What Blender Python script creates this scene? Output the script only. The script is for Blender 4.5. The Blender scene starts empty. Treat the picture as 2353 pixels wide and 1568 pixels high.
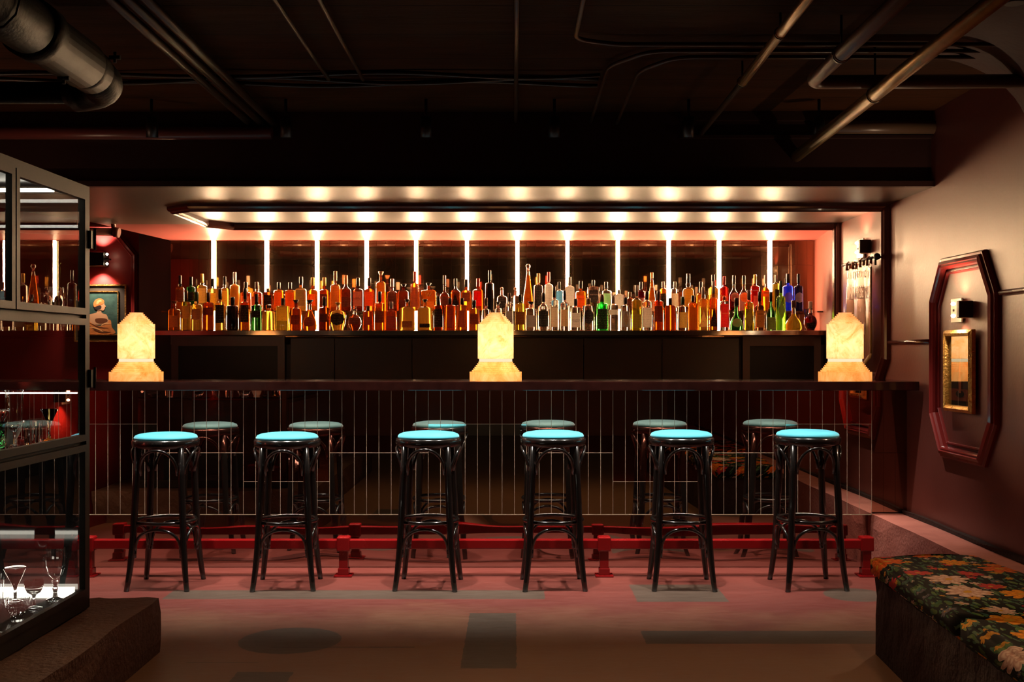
import bpy, bmesh, math, random
from mathutils import Vector, Matrix
R = math.radians
random.seed(7)
sc = bpy.context.scene
col = sc.collection
F, PX, PY, H = 2567.0, 1180.0, 805.0, 1.26
def X(px, d): return (px - PX) / F * d
def Z(py, d): return H - (py - PY) / F * d

# ------------------------------------------------------------------ materials
def nm(name):
    m = bpy.data.materials.new(name); m.use_nodes = True
    nt = m.node_tree; return m, nt, nt.nodes['Principled BSDF']
def pbr(name, c, rough=.5, metal=0., spec=.5, trans=0., ior=1.45, coat=0., em=None, es=0., aniso=0., sheen=0.):
    m, nt, b = nm(name)
    b.inputs['Base Color'].default_value = (*c, 1)
    b.inputs['Roughness'].default_value = rough
    b.inputs['Metallic'].default_value = metal
    b.inputs['Specular IOR Level'].default_value = spec
    b.inputs['Transmission Weight'].default_value = trans
    b.inputs['IOR'].default_value = ior
    b.inputs['Coat Weight'].default_value = coat
    b.inputs['Anisotropic'].default_value = aniso
    b.inputs['Sheen Weight'].default_value = sheen
    if em:
        b.inputs['Emission Color'].default_value = (*em, 1)
        b.inputs['Emission Strength'].default_value = es
    return m
def N(nt, t, **kw):
    n = nt.nodes.new(t)
    for k, v in kw.items():
        if k in n.inputs: n.inputs[k].default_value = v
        else: setattr(n, k, v)
    return n
def M_(nt, op, a, b=None, c=None, clamp=False):
    n = nt.nodes.new('ShaderNodeMath'); n.operation = op; n.use_clamp = clamp
    for i, v in enumerate((a, b, c)):
        if v is None: continue
        if isinstance(v, (int, float)): n.inputs[i].default_value = v
        else: nt.links.new(v, n.inputs[i])
    return n.outputs[0]
def mixc(nt, f, a, b):
    n = nt.nodes.new('ShaderNodeMix'); n.data_type = 'RGBA'
    for k, v in ((0, f), (6, a), (7, b)):
        if isinstance(v, (int, float)): n.inputs[k].default_value = v
        elif isinstance(v, tuple): n.inputs[k].default_value = (*v, 1)
        else: nt.links.new(v, n.inputs[k])
    return n.outputs[2]
def rough_paint(name, c1, c2, scale=3., rough=.4, bump=.1, bscale=40., spec=.5, stretch=(1, 1, 1), rvar=.1):
    m, nt, b = nm(name)
    tc = N(nt, 'ShaderNodeTexCoord'); mp = N(nt, 'ShaderNodeMapping'); mp.inputs['Scale'].default_value = stretch
    nt.links.new(tc.outputs['Object'], mp.inputs[0])
    n1 = N(nt, 'ShaderNodeTexNoise', Scale=scale, Detail=6., Roughness=.6); nt.links.new(mp.outputs[0], n1.inputs[0])
    f = M_(nt, 'MULTIPLY_ADD', n1.outputs[0], 2.4, -.7, True)
    nt.links.new(mixc(nt, f, c1, c2), b.inputs['Base Color'])
    nt.links.new(M_(nt, 'MULTIPLY_ADD', n1.outputs[0], rvar * 2, rough - rvar), b.inputs['Roughness'])
    n2 = N(nt, 'ShaderNodeTexNoise', Scale=bscale, Detail=5.); nt.links.new(mp.outputs[0], n2.inputs[0])
    bp = N(nt, 'ShaderNodeBump', Strength=bump, Distance=.01); nt.links.new(n2.outputs[0], bp.inputs['Height'])
    nt.links.new(bp.outputs[0], b.inputs['Normal'])
    b.inputs['Specular IOR Level'].default_value = spec
    return m
def thin_glass(name, tint=(.93, .97, .95), ior=1.5):
    m, nt, b = nm(name); nt.nodes.remove(b)
    out = nt.nodes['Material Output']
    t = N(nt, 'ShaderNodeBsdfTransparent', Color=(*tint, 1)); g = N(nt, 'ShaderNodeBsdfGlossy', Roughness=.0, Color=(1, 1, 1, 1))
    fr = N(nt, 'ShaderNodeFresnel', IOR=ior); mx = N(nt, 'ShaderNodeMixShader')
    nt.links.new(M_(nt, 'MULTIPLY', fr.outputs[0], 1.6, None, True), mx.inputs[0])
    nt.links.new(t.outputs[0], mx.inputs[1]); nt.links.new(g.outputs[0], mx.inputs[2]); nt.links.new(mx.outputs[0], out.inputs[0])
    return m
def mirror(name, c, rough=.01, haze=.0, hrough=.3, wave=0.):
    m, nt, b = nm(name); nt.nodes.remove(b); out = nt.nodes['Material Output']
    g1 = N(nt, 'ShaderNodeBsdfGlossy', Roughness=rough, Color=(*c, 1)); g2 = N(nt, 'ShaderNodeBsdfGlossy', Roughness=hrough, Color=(*c, 1))
    mx = N(nt, 'ShaderNodeMixShader', Fac=haze)
    nt.links.new(g1.outputs[0], mx.inputs[1]); nt.links.new(g2.outputs[0], mx.inputs[2]); nt.links.new(mx.outputs[0], out.inputs[0])
    if wave:
        tc = N(nt, 'ShaderNodeTexCoord'); mp = N(nt, 'ShaderNodeMapping'); mp.inputs['Scale'].default_value = (1, 1, 2.5)
        nt.links.new(tc.outputs['Object'], mp.inputs[0])
        n = N(nt, 'ShaderNodeTexNoise', Scale=2.2, Detail=0.); nt.links.new(mp.outputs[0], n.inputs[0])
        bp = N(nt, 'ShaderNodeBump', Strength=wave, Distance=.02); nt.links.new(n.outputs[0], bp.inputs['Height'])
        nt.links.new(bp.outputs[0], g1.inputs['Normal'])
    return m
def tube_halo(m, c, f):
    nt = m.node_tree; out = nt.nodes['Material Output']; l = out.inputs[0].links[0].from_socket
    d = N(nt, 'ShaderNodeBsdfDiffuse', Color=(*c, 1)); mx = N(nt, 'ShaderNodeMixShader', Fac=f)
    nt.links.new(l, mx.inputs[1]); nt.links.new(d.outputs[0], mx.inputs[2]); nt.links.new(mx.outputs[0], out.inputs[0]); return m
def emit(name, c, s):
    m, nt, b = nm(name); nt.nodes.remove(b)
    e = N(nt, 'ShaderNodeEmission', Color=(*c, 1), Strength=s); nt.links.new(e.outputs[0], nt.nodes['Material Output'].inputs[0])
    return m

M = {}
M['wall'] = rough_paint('maroon_satin_paint', (.125, .030, .022), (.15, .038, .028), 1.5, .40, .06, 60, .5)
M['wallred'] = rough_paint('red_satin_paint', (.25, .018, .018), (.29, .021, .020), 1.5, .42, .05, 60, .4)
M['soffit'] = rough_paint('brown_satin_paint', (.075, .030, .018), (.085, .034, .021), 1.2, .40, .05, 50, .9, rvar=.03)
M['cove'] = rough_paint('soffit_pink_glow_paint', (.30, .075, .065), (.33, .085, .075), 1.5, .35, .05, 50, .5)  # same soffit paint, with the pink falloff of the tube light put into the colour
M['dark'] = rough_paint('near_black_maroon', (.020, .006, .005), (.026, .009, .007), 2, .45, .05, 40)
M['mould'] = pbr('glossy_maroon_moulding', (.070, .016, .013), .22, spec=.6, coat=.4)
M['mouldred'] = pbr('glossy_red_moulding', (.22, .022, .020), .22, spec=.6, coat=.4)
M['ledge'] = rough_paint('rough_painted_concrete', (.26, .085, .068), (.36, .13, .10), 6, .75, .4, 55, .2)
M['block'] = rough_paint('dark_painted_concrete', (.020, .007, .005), (.032, .012, .009), 5, .8, .8, 40, .3)
M['step'] = rough_paint('worn_brown_concrete', (.075, .033, .020), (.13, .060, .037), 5, .7, .8, 45, .3)
M['black_wood'] = pbr('black_lacquered_beech', (.008, .0065, .006), .20, spec=.6, coat=.5)
M['teal'] = None
M['red'] = rough_paint('glossy_red_enamel', (.15, .002, .003), (.18, .003, .004), 3, .25, .03, 20, .5)
M['counter'] = rough_paint('polished_oxblood_stone', (.010, .0025, .002), (.020, .005, .004), 14, .10, .01, 80, .5, rvar=.03)
M['steel'] = pbr('brushed_steel', (.75, .68, .58), .10, 1.)
M['darksteel'] = rough_paint('dark_raw_steel', (.010, .008, .006), (.028, .022, .016), 12, .48, .03, 60, .14)
M['fridge'] = rough_paint('grey_steel_door', (.075, .068, .055), (.085, .076, .062), 2, .35, .01, 40, .5)
M['blackm'] = pbr('matt_black_metal', (.006, .006, .006), .4)
M['iron'] = rough_paint('black_painted_iron', (.005, .0035, .002), (.010, .007, .004), 8, .50, .2, 60, .08)
M['brass'] = rough_paint('aged_brass_pipe', (.20, .13, .055), (.36, .24, .10), 9, .34, .1, 40, .8)
M['brass'].node_tree.nodes['Principled BSDF'].inputs['Metallic'].default_value = .8
M['pipe'] = pbr('painted_brown_pipe', (.10, .060, .038), .35, spec=.6)
M['darkpipe'] = pbr('dark_painted_conduit', (.045, .022, .011), .4, spec=.4)
M['pipered'] = pbr('painted_maroon_pipe', (.12, .032, .026), .35, spec=.6)
M['gold'] = rough_paint('gilt_frame', (.45, .26, .06), (.70, .45, .14), 30, .3, .6, 90, .6)
M['gold'].node_tree.nodes['Principled BSDF'].inputs['Metallic'].default_value = .9
M['plate'] = pbr('cream_plate', (.62, .58, .48), .35, .3)
M['paper'] = pbr('mount_board', (.028, .024, .014), .6)
M['upper_tile'] = mirror('bronze_mirror_tile', (.62, .23, .17), .008, .015, .25)
M['lower_tile'] = mirror('grey_mirror_tile', (.60, .58, .54), .008, .015, .22)
M['side_tile'] = mirror('smoked_mirror_tile', (.32, .20, .14), .008, .10, .25)
M['kick'] = mirror('wavy_kick_mirror', (.50, .38, .34), .02, .10, .2, wave=.5)
M['back_tile'] = mirror('smoked_back_mirror', (.28, .16, .10), .008, .25, .14)
tube_halo(M['back_tile'], (.40, .24, .13), .004)  # halo of light around the tubes put into the mirror as a diffuse tint
M['grout'] = pbr('bevelled_tile_edge', (.50, .43, .35), .6, .0)
M['bgrout'] = pbr('back_tile_edge', (.25, .17, .11), .45, .35)
M['strip'] = emit('warm_led_tube', (1., .65, .35), 215)
M['cled'] = emit('white_led_and_glow', (1., .90, .76), 10)
M['bulb'] = emit('warm_bulb', (1., .78, .50), 30)
M['pane'] = thin_glass('clear_pane')
M['crystal'] = pbr('cut_crystal', (1, 1, 1), .0, trans=1., ior=1.5)
M['shelfglass'] = thin_glass('shelf_glass', (.90, .95, .93))
M['lens'] = emit('spot_lens', (1., .92, .8), 4)

def concrete_ceiling():
    m, nt, b = nm('board_marked_ceiling')
    tc = N(nt, 'ShaderNodeTexCoord'); mp = N(nt, 'ShaderNodeMapping'); mp.inputs['Scale'].default_value = (.5, 3, 1)
    nt.links.new(tc.outputs['Object'], mp.inputs[0])
    n1 = N(nt, 'ShaderNodeTexNoise', Scale=3., Detail=8., Roughness=.65); nt.links.new(mp.outputs[0], n1.inputs[0])
    sx = N(nt, 'ShaderNodeSeparateXYZ'); nt.links.new(tc.outputs['Object'], sx.inputs[0])
    w = M_(nt, 'PINGPONG', sx.outputs[1], .19)
    seam = M_(nt, 'LESS_THAN', w, .004)
    c = mixc(nt, M_(nt, 'MULTIPLY_ADD', n1.outputs[0], 2.5, -.75, True), (.020, .0065, .0015), (.048, .016, .004))
    nt.links.new(mixc(nt, M_(nt, 'MULTIPLY', seam, .8), c, (.006, .003, .002)), b.inputs['Base Color'])
    b.inputs['Roughness'].default_value = .8; b.inputs['Specular IOR Level'].default_value = .08
    bp = N(nt, 'ShaderNodeBump', Strength=.5, Distance=.02); nt.links.new(n1.outputs[0], bp.inputs['Height']); nt.links.new(bp.outputs[0], b.inputs['Normal'])
    return m
M['ceil'] = concrete_ceiling()

def floor_mat():
    m, nt, b = nm('painted_concrete_floor')
    tc = N(nt, 'ShaderNodeTexCoord')
    wn = N(nt, 'ShaderNodeTexNoise', Scale=22., Detail=3.); nt.links.new(tc.outputs['Object'], wn.inputs[0])
    n1 = N(nt, 'ShaderNodeTexNoise', Scale=1.3, Detail=7., Roughness=.62); nt.links.new(tc.outputs['Object'], n1.inputs[0])
    mp = N(nt, 'ShaderNodeMapping'); mp.inputs['Scale'].default_value = (1, 3, 1); nt.links.new(tc.outputs['Object'], mp.inputs[0])
    n2 = N(nt, 'ShaderNodeTexNoise', Scale=9., Detail=8., Roughness=.7); nt.links.new(mp.outputs[0], n2.inputs[0])
    sx = N(nt, 'ShaderNodeSeparateXYZ'); nt.links.new(tc.outputs['Object'], sx.inputs[0])
    jit = M_(nt, 'MULTIPLY_ADD', wn.outputs[0], .014, -.007)
    x = M_(nt, 'ADD', sx.outputs[0], jit); y = M_(nt, 'ADD', sx.outputs[1], jit)
    def box(x0, x1, y0, y1):
        a = M_(nt, 'COMPARE', x, (x0 + x1) / 2, (x1 - x0) / 2); c = M_(nt, 'COMPARE', y, (y0 + y1) / 2, (y1 - y0) / 2)
        return M_(nt, 'MULTIPLY', a, c)
    def disc(cx, cy, r):
        dx = M_(nt, 'SUBTRACT', x, cx); dy = M_(nt, 'SUBTRACT', y, cy)
        return M_(nt, 'LESS_THAN', M_(nt, 'ADD', M_(nt, 'MULTIPLY', dx, dx), M_(nt, 'MULTIPLY', dy, dy)), r * r)
    masks = [box(-1.78, .16, 5.65, 5.86), box(.62, 1.08, 5.59, 6.0), box(-.21, .012, 4.42, 5.35), box(.57, 1.62, 4.79, 5.01),
             disc(-.97, 4.85, .22), box(-1.08, -.86, 4.0, 4.37), disc(1.76, 5.75, .16)]
    t = masks[0]
    for k in masks[1:]: t = M_(nt, 'MAXIMUM', t, k)
    # warm light nearer the viewer painted in: red floor turns tan away from bar
    edge = M_(nt, 'MULTIPLY_ADD', n1.outputs[0], 1.6, 4.3)
    redf = M_(nt, 'MULTIPLY_ADD', M_(nt, 'SUBTRACT', y, edge), 1.1, .5, True)
    cr = mixc(nt, n2.outputs[0], (.095, .018, .014), (.15, .034, .026))
    ct = mixc(nt, n2.outputs[0], (.16, .080, .040), (.25, .125, .066))
    base = mixc(nt, redf, ct, cr)
    grey = mixc(nt, n2.outputs[0], (.040, .034, .025), (.070, .060, .044))
    c = mixc(nt, M_(nt, 'MULTIPLY', t, .85), base, grey)
    cut = M_(nt, 'MAXIMUM', box(-1.03, -.42, 4.733, 4.742), box(-1.32, -1.03, 4.50, 4.504))
    c = mixc(nt, cut, c, (.004, .003, .002))
    nt.links.new(c, b.inputs['Base Color'])
    nt.links.new(M_(nt, 'MULTIPLY_ADD', n2.outputs[0], .3, .30), b.inputs['Roughness'])
    bp = N(nt, 'ShaderNodeBump', Strength=.12, Distance=.01); nt.links.new(n2.outputs[0], bp.inputs['Height']); nt.links.new(bp.outputs[0], b.inputs['Normal'])
    return m
M['floor'] = floor_mat()

def velvet():
    m, nt, b = nm('teal_velvet')
    tc = N(nt, 'ShaderNodeTexCoord'); n = N(nt, 'ShaderNodeTexNoise', Scale=9., Detail=4.); nt.links.new(tc.outputs['Object'], n.inputs[0])
    nt.links.new(mixc(nt, n.outputs[0], (.03, .38, .52), (.08, .55, .70)), b.inputs['Base Color'])
    b.inputs['Roughness'].default_value = .75; b.inputs['Sheen Weight'].default_value = .5
    b.inputs['Sheen Tint'].default_value = (.5, .9, 1, 1)
    return m
M['teal'] = velvet()

def alabaster(name, tint, base_em):
    m, nt, b = nm(name); nt.nodes.remove(b); out = nt.nodes['Material Output']
    tc = N(nt, 'ShaderNodeTexCoord'); oi = N(nt, 'ShaderNodeObjectInfo')
    va = N(nt, 'ShaderNodeVectorMath'); va.operation = 'ADD'
    nt.links.new(tc.outputs['Object'], va.inputs[0]); nt.links.new(oi.outputs['Random'], va.inputs[1])
    n = N(nt, 'ShaderNodeTexNoise', Scale=7., Detail=8., Roughness=.65, Distortion=2.6); nt.links.new(va.outputs[0], n.inputs[0])
    r = N(nt, 'ShaderNodeValToRGB'); nt.links.new(n.outputs[0], r.inputs[0])
    r.color_ramp.elements[0].position = .30; r.color_ramp.elements[0].color = (tint[0] * .80, tint[1] * .50, tint[2] * .22, 1)
    r.color_ramp.elements[1].position = .62; r.color_ramp.elements[1].color = (*tint, 1)
    e = r.color_ramp.elements.new(.45); e.color = (tint[0], tint[1] * .80, tint[2] * .60, 1)
    tr = N(nt, 'ShaderNodeBsdfTranslucent'); nt.links.new(r.outputs[0], tr.inputs[0])
    df = N(nt, 'ShaderNodeBsdfDiffuse'); nt.links.new(r.outputs[0], df.inputs[0])
    mx = N(nt, 'ShaderNodeMixShader', Fac=.25); nt.links.new(tr.outputs[0], mx.inputs[1]); nt.links.new(df.outputs[0], mx.inputs[2])
    em = N(nt, 'ShaderNodeEmission', Strength=base_em); nt.links.new(r.outputs[0], em.inputs[0])
    ad = N(nt, 'ShaderNodeAddShader'); nt.links.new(mx.outputs[0], ad.inputs[0]); nt.links.new(em.outputs[0], ad.inputs[1])
    nt.links.new(ad.outputs[0], out.inputs[0])
    return m
M['alab'] = alabaster('lit_alabaster', (1., .79, .50), .16)
M['alab_base'] = alabaster('lit_alabaster_base', (1., .70, .34), .08)
M['alab_ring'] = emit('alabaster_glow_seam', (1., .80, .50), 1.05)

def floral():
    m, nt, b = nm('floral_fabric')
    tc = N(nt, 'ShaderNodeTexCoord'); sx = N(nt, 'ShaderNodeSeparateXYZ'); nt.links.new(tc.outputs['Object'], sx.inputs[0])
    cx = N(nt, 'ShaderNodeCombineXYZ')
    nt.links.new(M_(nt, 'SUBTRACT', sx.outputs[0], sx.outputs[2]), cx.inputs[0]); nt.links.new(M_(nt, 'ADD', sx.outputs[1], M_(nt, 'MULTIPLY', sx.outputs[2], .9)), cx.inputs[1])
    wn = N(nt, 'ShaderNodeTexNoise', Scale=9., Detail=3.); nt.links.new(cx.outputs[0], wn.inputs[0])
    vm = N(nt, 'ShaderNodeVectorMath'); vm.operation = 'MULTIPLY_ADD'; nt.links.new(wn.outputs['Color'], vm.inputs[0]); vm.inputs[1].default_value = (.05, .05, 0); nt.links.new(cx.outputs[0], vm.inputs[2])
    P = vm.outputs[0]
    def flowers(scale, petals, rad, amp, off):
        o = N(nt, 'ShaderNodeVectorMath'); o.operation = 'ADD'; nt.links.new(P, o.inputs[0]); o.inputs[1].default_value = (off, off * .7, 0)
        v = N(nt, 'ShaderNodeTexVoronoi', Scale=scale, Randomness=.75); v.voronoi_dimensions = '2D'; nt.links.new(o.outputs[0], v.inputs['Vector'])
        s = N(nt, 'ShaderNodeVectorMath'); s.operation = 'SUBTRACT'; nt.links.new(o.outputs[0], s.inputs[0]); nt.links.new(v.outputs['Position'], s.inputs[1])
        q = N(nt, 'ShaderNodeSeparateXYZ'); nt.links.new(s.outputs[0], q.inputs[0])
        a = M_(nt, 'ARCTAN2', q.outputs[1], q.outputs[0])
        rc = N(nt, 'ShaderNodeSeparateColor'); nt.links.new(v.outputs['Color'], rc.inputs[0])
        w = M_(nt, 'ABSOLUTE', M_(nt, 'SINE', M_(nt, 'MULTIPLY_ADD', a, petals / 2, M_(nt, 'MULTIPLY', rc.outputs[2], 6.))))
        rr = M_(nt, 'MULTIPLY_ADD', w, amp, rad); rr = M_(nt, 'MULTIPLY', rr, M_(nt, 'MULTIPLY_ADD', rc.outputs[1], .75, .45))
        return v.outputs['Distance'], rr, M_(nt, 'LESS_THAN', v.outputs['Distance'], rr), rc.outputs[0], w
    # leaves
    def leaves(scale, rot, off, th):
        mp = N(nt, 'ShaderNodeMapping'); mp.inputs['Rotation'].default_value = (0, 0, rot); mp.inputs['Scale'].default_value = (1, .28, 1); mp.inputs['Location'].default_value = (off, off, 0)
        nt.links.new(P, mp.inputs[0]); v = N(nt, 'ShaderNodeTexVoronoi', Scale=scale); v.voronoi_dimensions = '2D'; nt.links.new(mp.outputs[0], v.inputs['Vector'])
        rc = N(nt, 'ShaderNodeSeparateColor'); nt.links.new(v.outputs['Color'], rc.inputs[0])
        return M_(nt, 'MULTIPLY', M_(nt, 'LESS_THAN', v.outputs['Distance'], th), M_(nt, 'GREATER_THAN', rc.outputs[0], .35)), rc.outputs[1]
    c = None
    base = (.006, .006, .005)
    for sc_, rot, off, th, ca, cb in ((30, .6, 0, .25, (.03, .075, .02), (.10, .17, .05)), (40, -.9, 3, .22, (.02, .07, .06), (.16, .22, .09)), (52, 1.9, 7, .22, (.03, .10, .03), (.05, .13, .10))):
        mk, rnd = leaves(sc_, rot, off, th)
        lc = mixc(nt, rnd, ca, cb)
        c = mixc(nt, mk, c if c is not None else base, lc)
    for sc_, pet, rad, amp, off, cols in ((12, 6, .15, .14, 5.3, [(.0, (.60, .30, .02)), (.35, (.62, .50, .42)), (.6, (.05, .13, .16)), (.8, (.50, .03, .05))]),
                                       (5.0, 9, .24, .14, 1.7, [(.0, (.75, .15, .01)), (.3, (.50, .035, .045)), (.55, (.85, .34, .02)), (.75, (.70, .52, .42))])):
        dist, rr, mk, rnd, w = flowers(sc_, pet, rad, amp, off)
        ramp = N(nt, 'ShaderNodeValToRGB'); ramp.color_ramp.interpolation = 'CONSTANT'; nt.links.new(rnd, ramp.inputs[0])
        el = ramp.color_ramp.elements
        el[0].position = cols[0][0]; el[0].color = (*cols[0][1], 1); el[1].position = cols[1][0]; el[1].color = (*cols[1][1], 1)
        for p_, q_ in cols[2:]: e = el.new(p_); e.color = (*q_, 1)
        t = M_(nt, 'DIVIDE', dist, rr, None, True)
        ringv = M_(nt, 'ABSOLUTE', M_(nt, 'SINE', M_(nt, 'MULTIPLY', t, 11.)))
        dark = mixc(nt, .55, ramp.outputs[0], (.25, .03, .01))
        fc = mixc(nt, M_(nt, 'MULTIPLY', ringv, w), dark, ramp.outputs[0])
        fc = mixc(nt, M_(nt, 'LESS_THAN', t, .22), fc, (.55, .30, .03))
        c = mixc(nt, mk, c, fc)
    nt.links.new(c, b.inputs['Base Color']); b.inputs['Roughness'].default_value = .8; b.inputs['Specular IOR Level'].default_value = .1
    return m
M['floral'] = floral()

# ------------------------------------------------------------------ mesh helpers
class MB:
    def __init__(s): s.v = []; s.f = []; s.mi = []; s.sm = []
    def add(s, vs, fs, mi=0, smooth=False):
        o = len(s.v); s.v += [tuple(p) for p in vs]
        for f in fs: s.f.append(tuple(i + o for i in f)); s.mi.append(mi); s.sm.append(smooth)
    def box(s, x0, x1, y0, y1, z0, z1, mi=0):
        vs = [(x, y, z) for z in (z0, z1) for y in (y0, y1) for x in (x0, x1)]
        s.add(vs, [(0, 2, 3, 1), (4, 5, 7, 6), (0, 1, 5, 4), (2, 6, 7, 3), (0, 4, 6, 2), (1, 3, 7, 5)], mi)
    def quad(s, a, b, c, d, mi=0): s.add([a, b, c, d], [(0, 1, 2, 3)], mi)
    def prism(s, poly, z0, z1, mi=0):
        n = len(poly); vs = [(x, y, z0) for x, y in poly] + [(x, y, z1) for x, y in poly]
        s.add(vs, [tuple(range(n - 1, -1, -1)), tuple(range(n, 2 * n))] + [(i, (i + 1) % n, n + (i + 1) % n, n + i) for i in range(n)], mi)
    def tube(s, pts, r, seg=12, mi=0, closed=False, caps=True):
        pts = [Vector(p) for p in pts]; n = len(pts)
        rs = r if isinstance(r, (list, tuple)) else [r] * n
        tg = []
        for i in range(n):
            if closed: t = pts[(i + 1) % n] - pts[i - 1]
            else: t = pts[min(i + 1, n - 1)] - pts[max(i - 1, 0)]
            tg.append(t.normalized())
        up = Vector((0, 0, 1)) if abs(tg[0].z) < .9 else Vector((1, 0, 0))
        nrm = (up - tg[0] * up.dot(tg[0])).normalized(); vs = []
        for i in range(n):
            nrm = (nrm - tg[i] * nrm.dot(tg[i])).normalized(); bn = tg[i].cross(nrm)
            for k in range(seg):
                a = 2 * math.pi * k / seg; vs.append(pts[i] + (nrm * math.cos(a) + bn * math.sin(a)) * rs[i])
        fs = []
        for i in range(n if closed else n - 1):
            j = (i + 1) % n
            for k in range(seg): fs.append((i * seg + k, i * seg + (k + 1) % seg, j * seg + (k + 1) % seg, j * seg + k))
        s.add(vs, fs, mi, True)
        if caps and not closed:
            o = len(s.v) - len(vs)
            s.f.append(tuple(o + k for k in range(seg))[::-1]); s.mi.append(mi); s.sm.append(False)
            s.f.append(tuple(o + (n - 1) * seg + k for k in range(seg))); s.mi.append(mi); s.sm.append(False)
    def lathe(s, prof, seg=24, c=(0, 0, 0), sq=0., ys=1., mi=lambda z: 0, smooth=True):
        # prof: [(r, z)...]; sq 0 round .. 1 squared
        vs = []; n = len(prof)
        for r, z in prof:
            for k in range(seg):
                a = 2 * math.pi * (k + .5) / seg; ca, sa = math.cos(a), math.sin(a)
                q = 1.
                if sq: q = 1 / (abs(ca) ** (2 + 6 * sq) + abs(sa) ** (2 + 6 * sq)) ** (1 / (2 + 6 * sq))
                vs.append((c[0] + r * ca * q, c[1] + r * sa * q * ys, c[2] + z))
        o = len(s.v); s.v += vs
        for i in range(n - 1):
            m_ = mi((prof[i][1] + prof[i + 1][1]) / 2)
            for k in range(seg):
                s.f.append((o + i * seg + k, o + i * seg + (k + 1) % seg, o + (i + 1) * seg + (k + 1) % seg, o + (i + 1) * seg + k)); s.mi.append(m_); s.sm.append(smooth)
        if prof[0][0] > 1e-5: s.f.append(tuple(o + k for k in range(seg))[::-1]); s.mi.append(mi(prof[0][1])); s.sm.append(False)
        if prof[-1][0] > 1e-5: s.f.append(tuple(o + (n - 1) * seg + k for k in range(seg))); s.mi.append(mi(prof[-1][1])); s.sm.append(False)
    def build(s, name, mats, parent=None, bevel=0., merge=False, loc=None):
        me = bpy.data.meshes.new(name); me.from_pydata(s.v, [], s.f)
        if not isinstance(mats, (list, tuple)): mats = [mats]
        for m in mats: me.materials.append(m)
        me.polygons.foreach_set('material_index', s.mi); me.polygons.foreach_set('use_smooth', s.sm)
        bm = bmesh.new(); bm.from_mesh(me)
        bmesh.ops.remove_doubles(bm, verts=bm.verts, dist=1e-6)
        bmesh.ops.recalc_face_normals(bm, faces=bm.faces)
        if bevel: bmesh.ops.bevel(bm, geom=list(bm.edges), offset=bevel, segments=2, affect='EDGES', profile=.5)
        bm.to_mesh(me); bm.free(); me.update()
        o = bpy.data.objects.new(name, me); col.objects.link(o)
        if parent: o.parent = parent
        if loc: o.location = loc
        return o
def tag(o, label=None, cat=None, group=None, kind=None):
    for k, v in (('label', label), ('category', cat), ('group', group), ('kind', kind)):
        if v: o[k] = v
    return o
def thing(name, label, cat, loc=(0, 0, 0), rz=0., group=None):
    o = bpy.data.objects.new(name, None); o.empty_display_size = .1; col.objects.link(o)
    o.location = loc; o.rotation_euler = (0, 0, rz); return tag(o, label, cat, group)
def struct(name, mb, m, **k): o = mb.build(name, m, **k); o['kind'] = 'structure'; return o
def copy_tree(o, parent=None):
    c = o.copy(); col.objects.link(c)
    if parent: c.parent = parent
    for ch in list(o.children): copy_tree(ch, c)
    return c
def bx(x0, x1, y0, y1, z0, z1): b = MB(); b.box(x0, x1, y0, y1, z0, z1); return b
def fillet(pts, r, n=6):
    out = [Vector(pts[0])]
    for i in range(1, len(pts) - 1):
        p = Vector(pts[i]); a = (Vector(pts[i - 1]) - p).normalized(); b = (Vector(pts[i + 1]) - p).normalized()
        p0 = p + a * r; p1 = p + b * r
        for k in range(n + 1):
            t = k / n; out.append(p0 * (1 - t) ** 2 + p * 2 * t * (1 - t) + p1 * t * t)
    out.append(Vector(pts[-1])); return out
def offset_poly(pts, o, closed):
    n = len(pts); res = []
    for i in range(n):
        p = Vector(pts[i])
        d0 = (p - Vector(pts[i - 1])).normalized() if (closed or i > 0) else None
        d1 = (Vector(pts[(i + 1) % n]) - p).normalized() if (closed or i < n - 1) else None
        if d0 is None: d0 = d1
        if d1 is None: d1 = d0
        n0 = Vector((d0.y, -d0.x)); n1 = Vector((d1.y, -d1.x)); b = (n0 + n1)
        b = b / max(b.length_squared, 1e-6) * 2
        res.append(p + b * o)
    return res
def sweep(pts, closed, prof, fn, m, name, parent=None):
    mb = MB(); n = len(pts); k = len(prof); vs = []
    for o, h in prof:
        for p in offset_poly([Vector(q) for q in pts], o, closed): vs.append(fn(p.x, p.y, h))
    fs = []
    for j in range(k):
        jj = (j + 1) % k
        for i in range(n if closed else n - 1): fs.append((j * n + i, j * n + (i + 1) % n, jj * n + (i + 1) % n, jj * n + i))
    if not closed: fs += [tuple(j * n for j in range(k)), tuple(j * n + n - 1 for j in range(k))[::-1]]
    mb.add(vs, fs); return mb.build(name, m, parent)
def prof(w, h):
    return [(-w / 2, 0), (-w / 2, h * .35), (-w * .38, h * .6), (-w * .2, h * .62), (-w * .14, h * .86), (w * .1, h), (w * .2, h * .8), (w * .3, h * .9), (w * .42, h * .75), (w / 2, h * .5), (w / 2, 0)]
def text_mesh(name, body, size, m, parent, mat, ext=.0006, align='CENTER', xs=1.):
    cu = bpy.data.curves.new('t', 'FONT'); cu.body = body; cu.size = size; cu.extrude = ext; cu.align_x = align; cu.align_y = 'CENTER'; cu.space_line = .9
    o = bpy.data.objects.new('t', cu); col.objects.link(o)
    dg = bpy.context.evaluated_depsgraph_get(); me = bpy.data.meshes.new_from_object(o.evaluated_get(dg))
    bpy.data.objects.remove(o); bpy.data.curves.remove(cu)
    me.materials.clear(); me.materials.append(mat); me.name = name
    t = bpy.data.objects.new(name, me); col.objects.link(t)
    t.parent = parent; t.matrix_local = m @ Matrix.Diagonal((xs, 1, 1, 1)); return t

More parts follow.
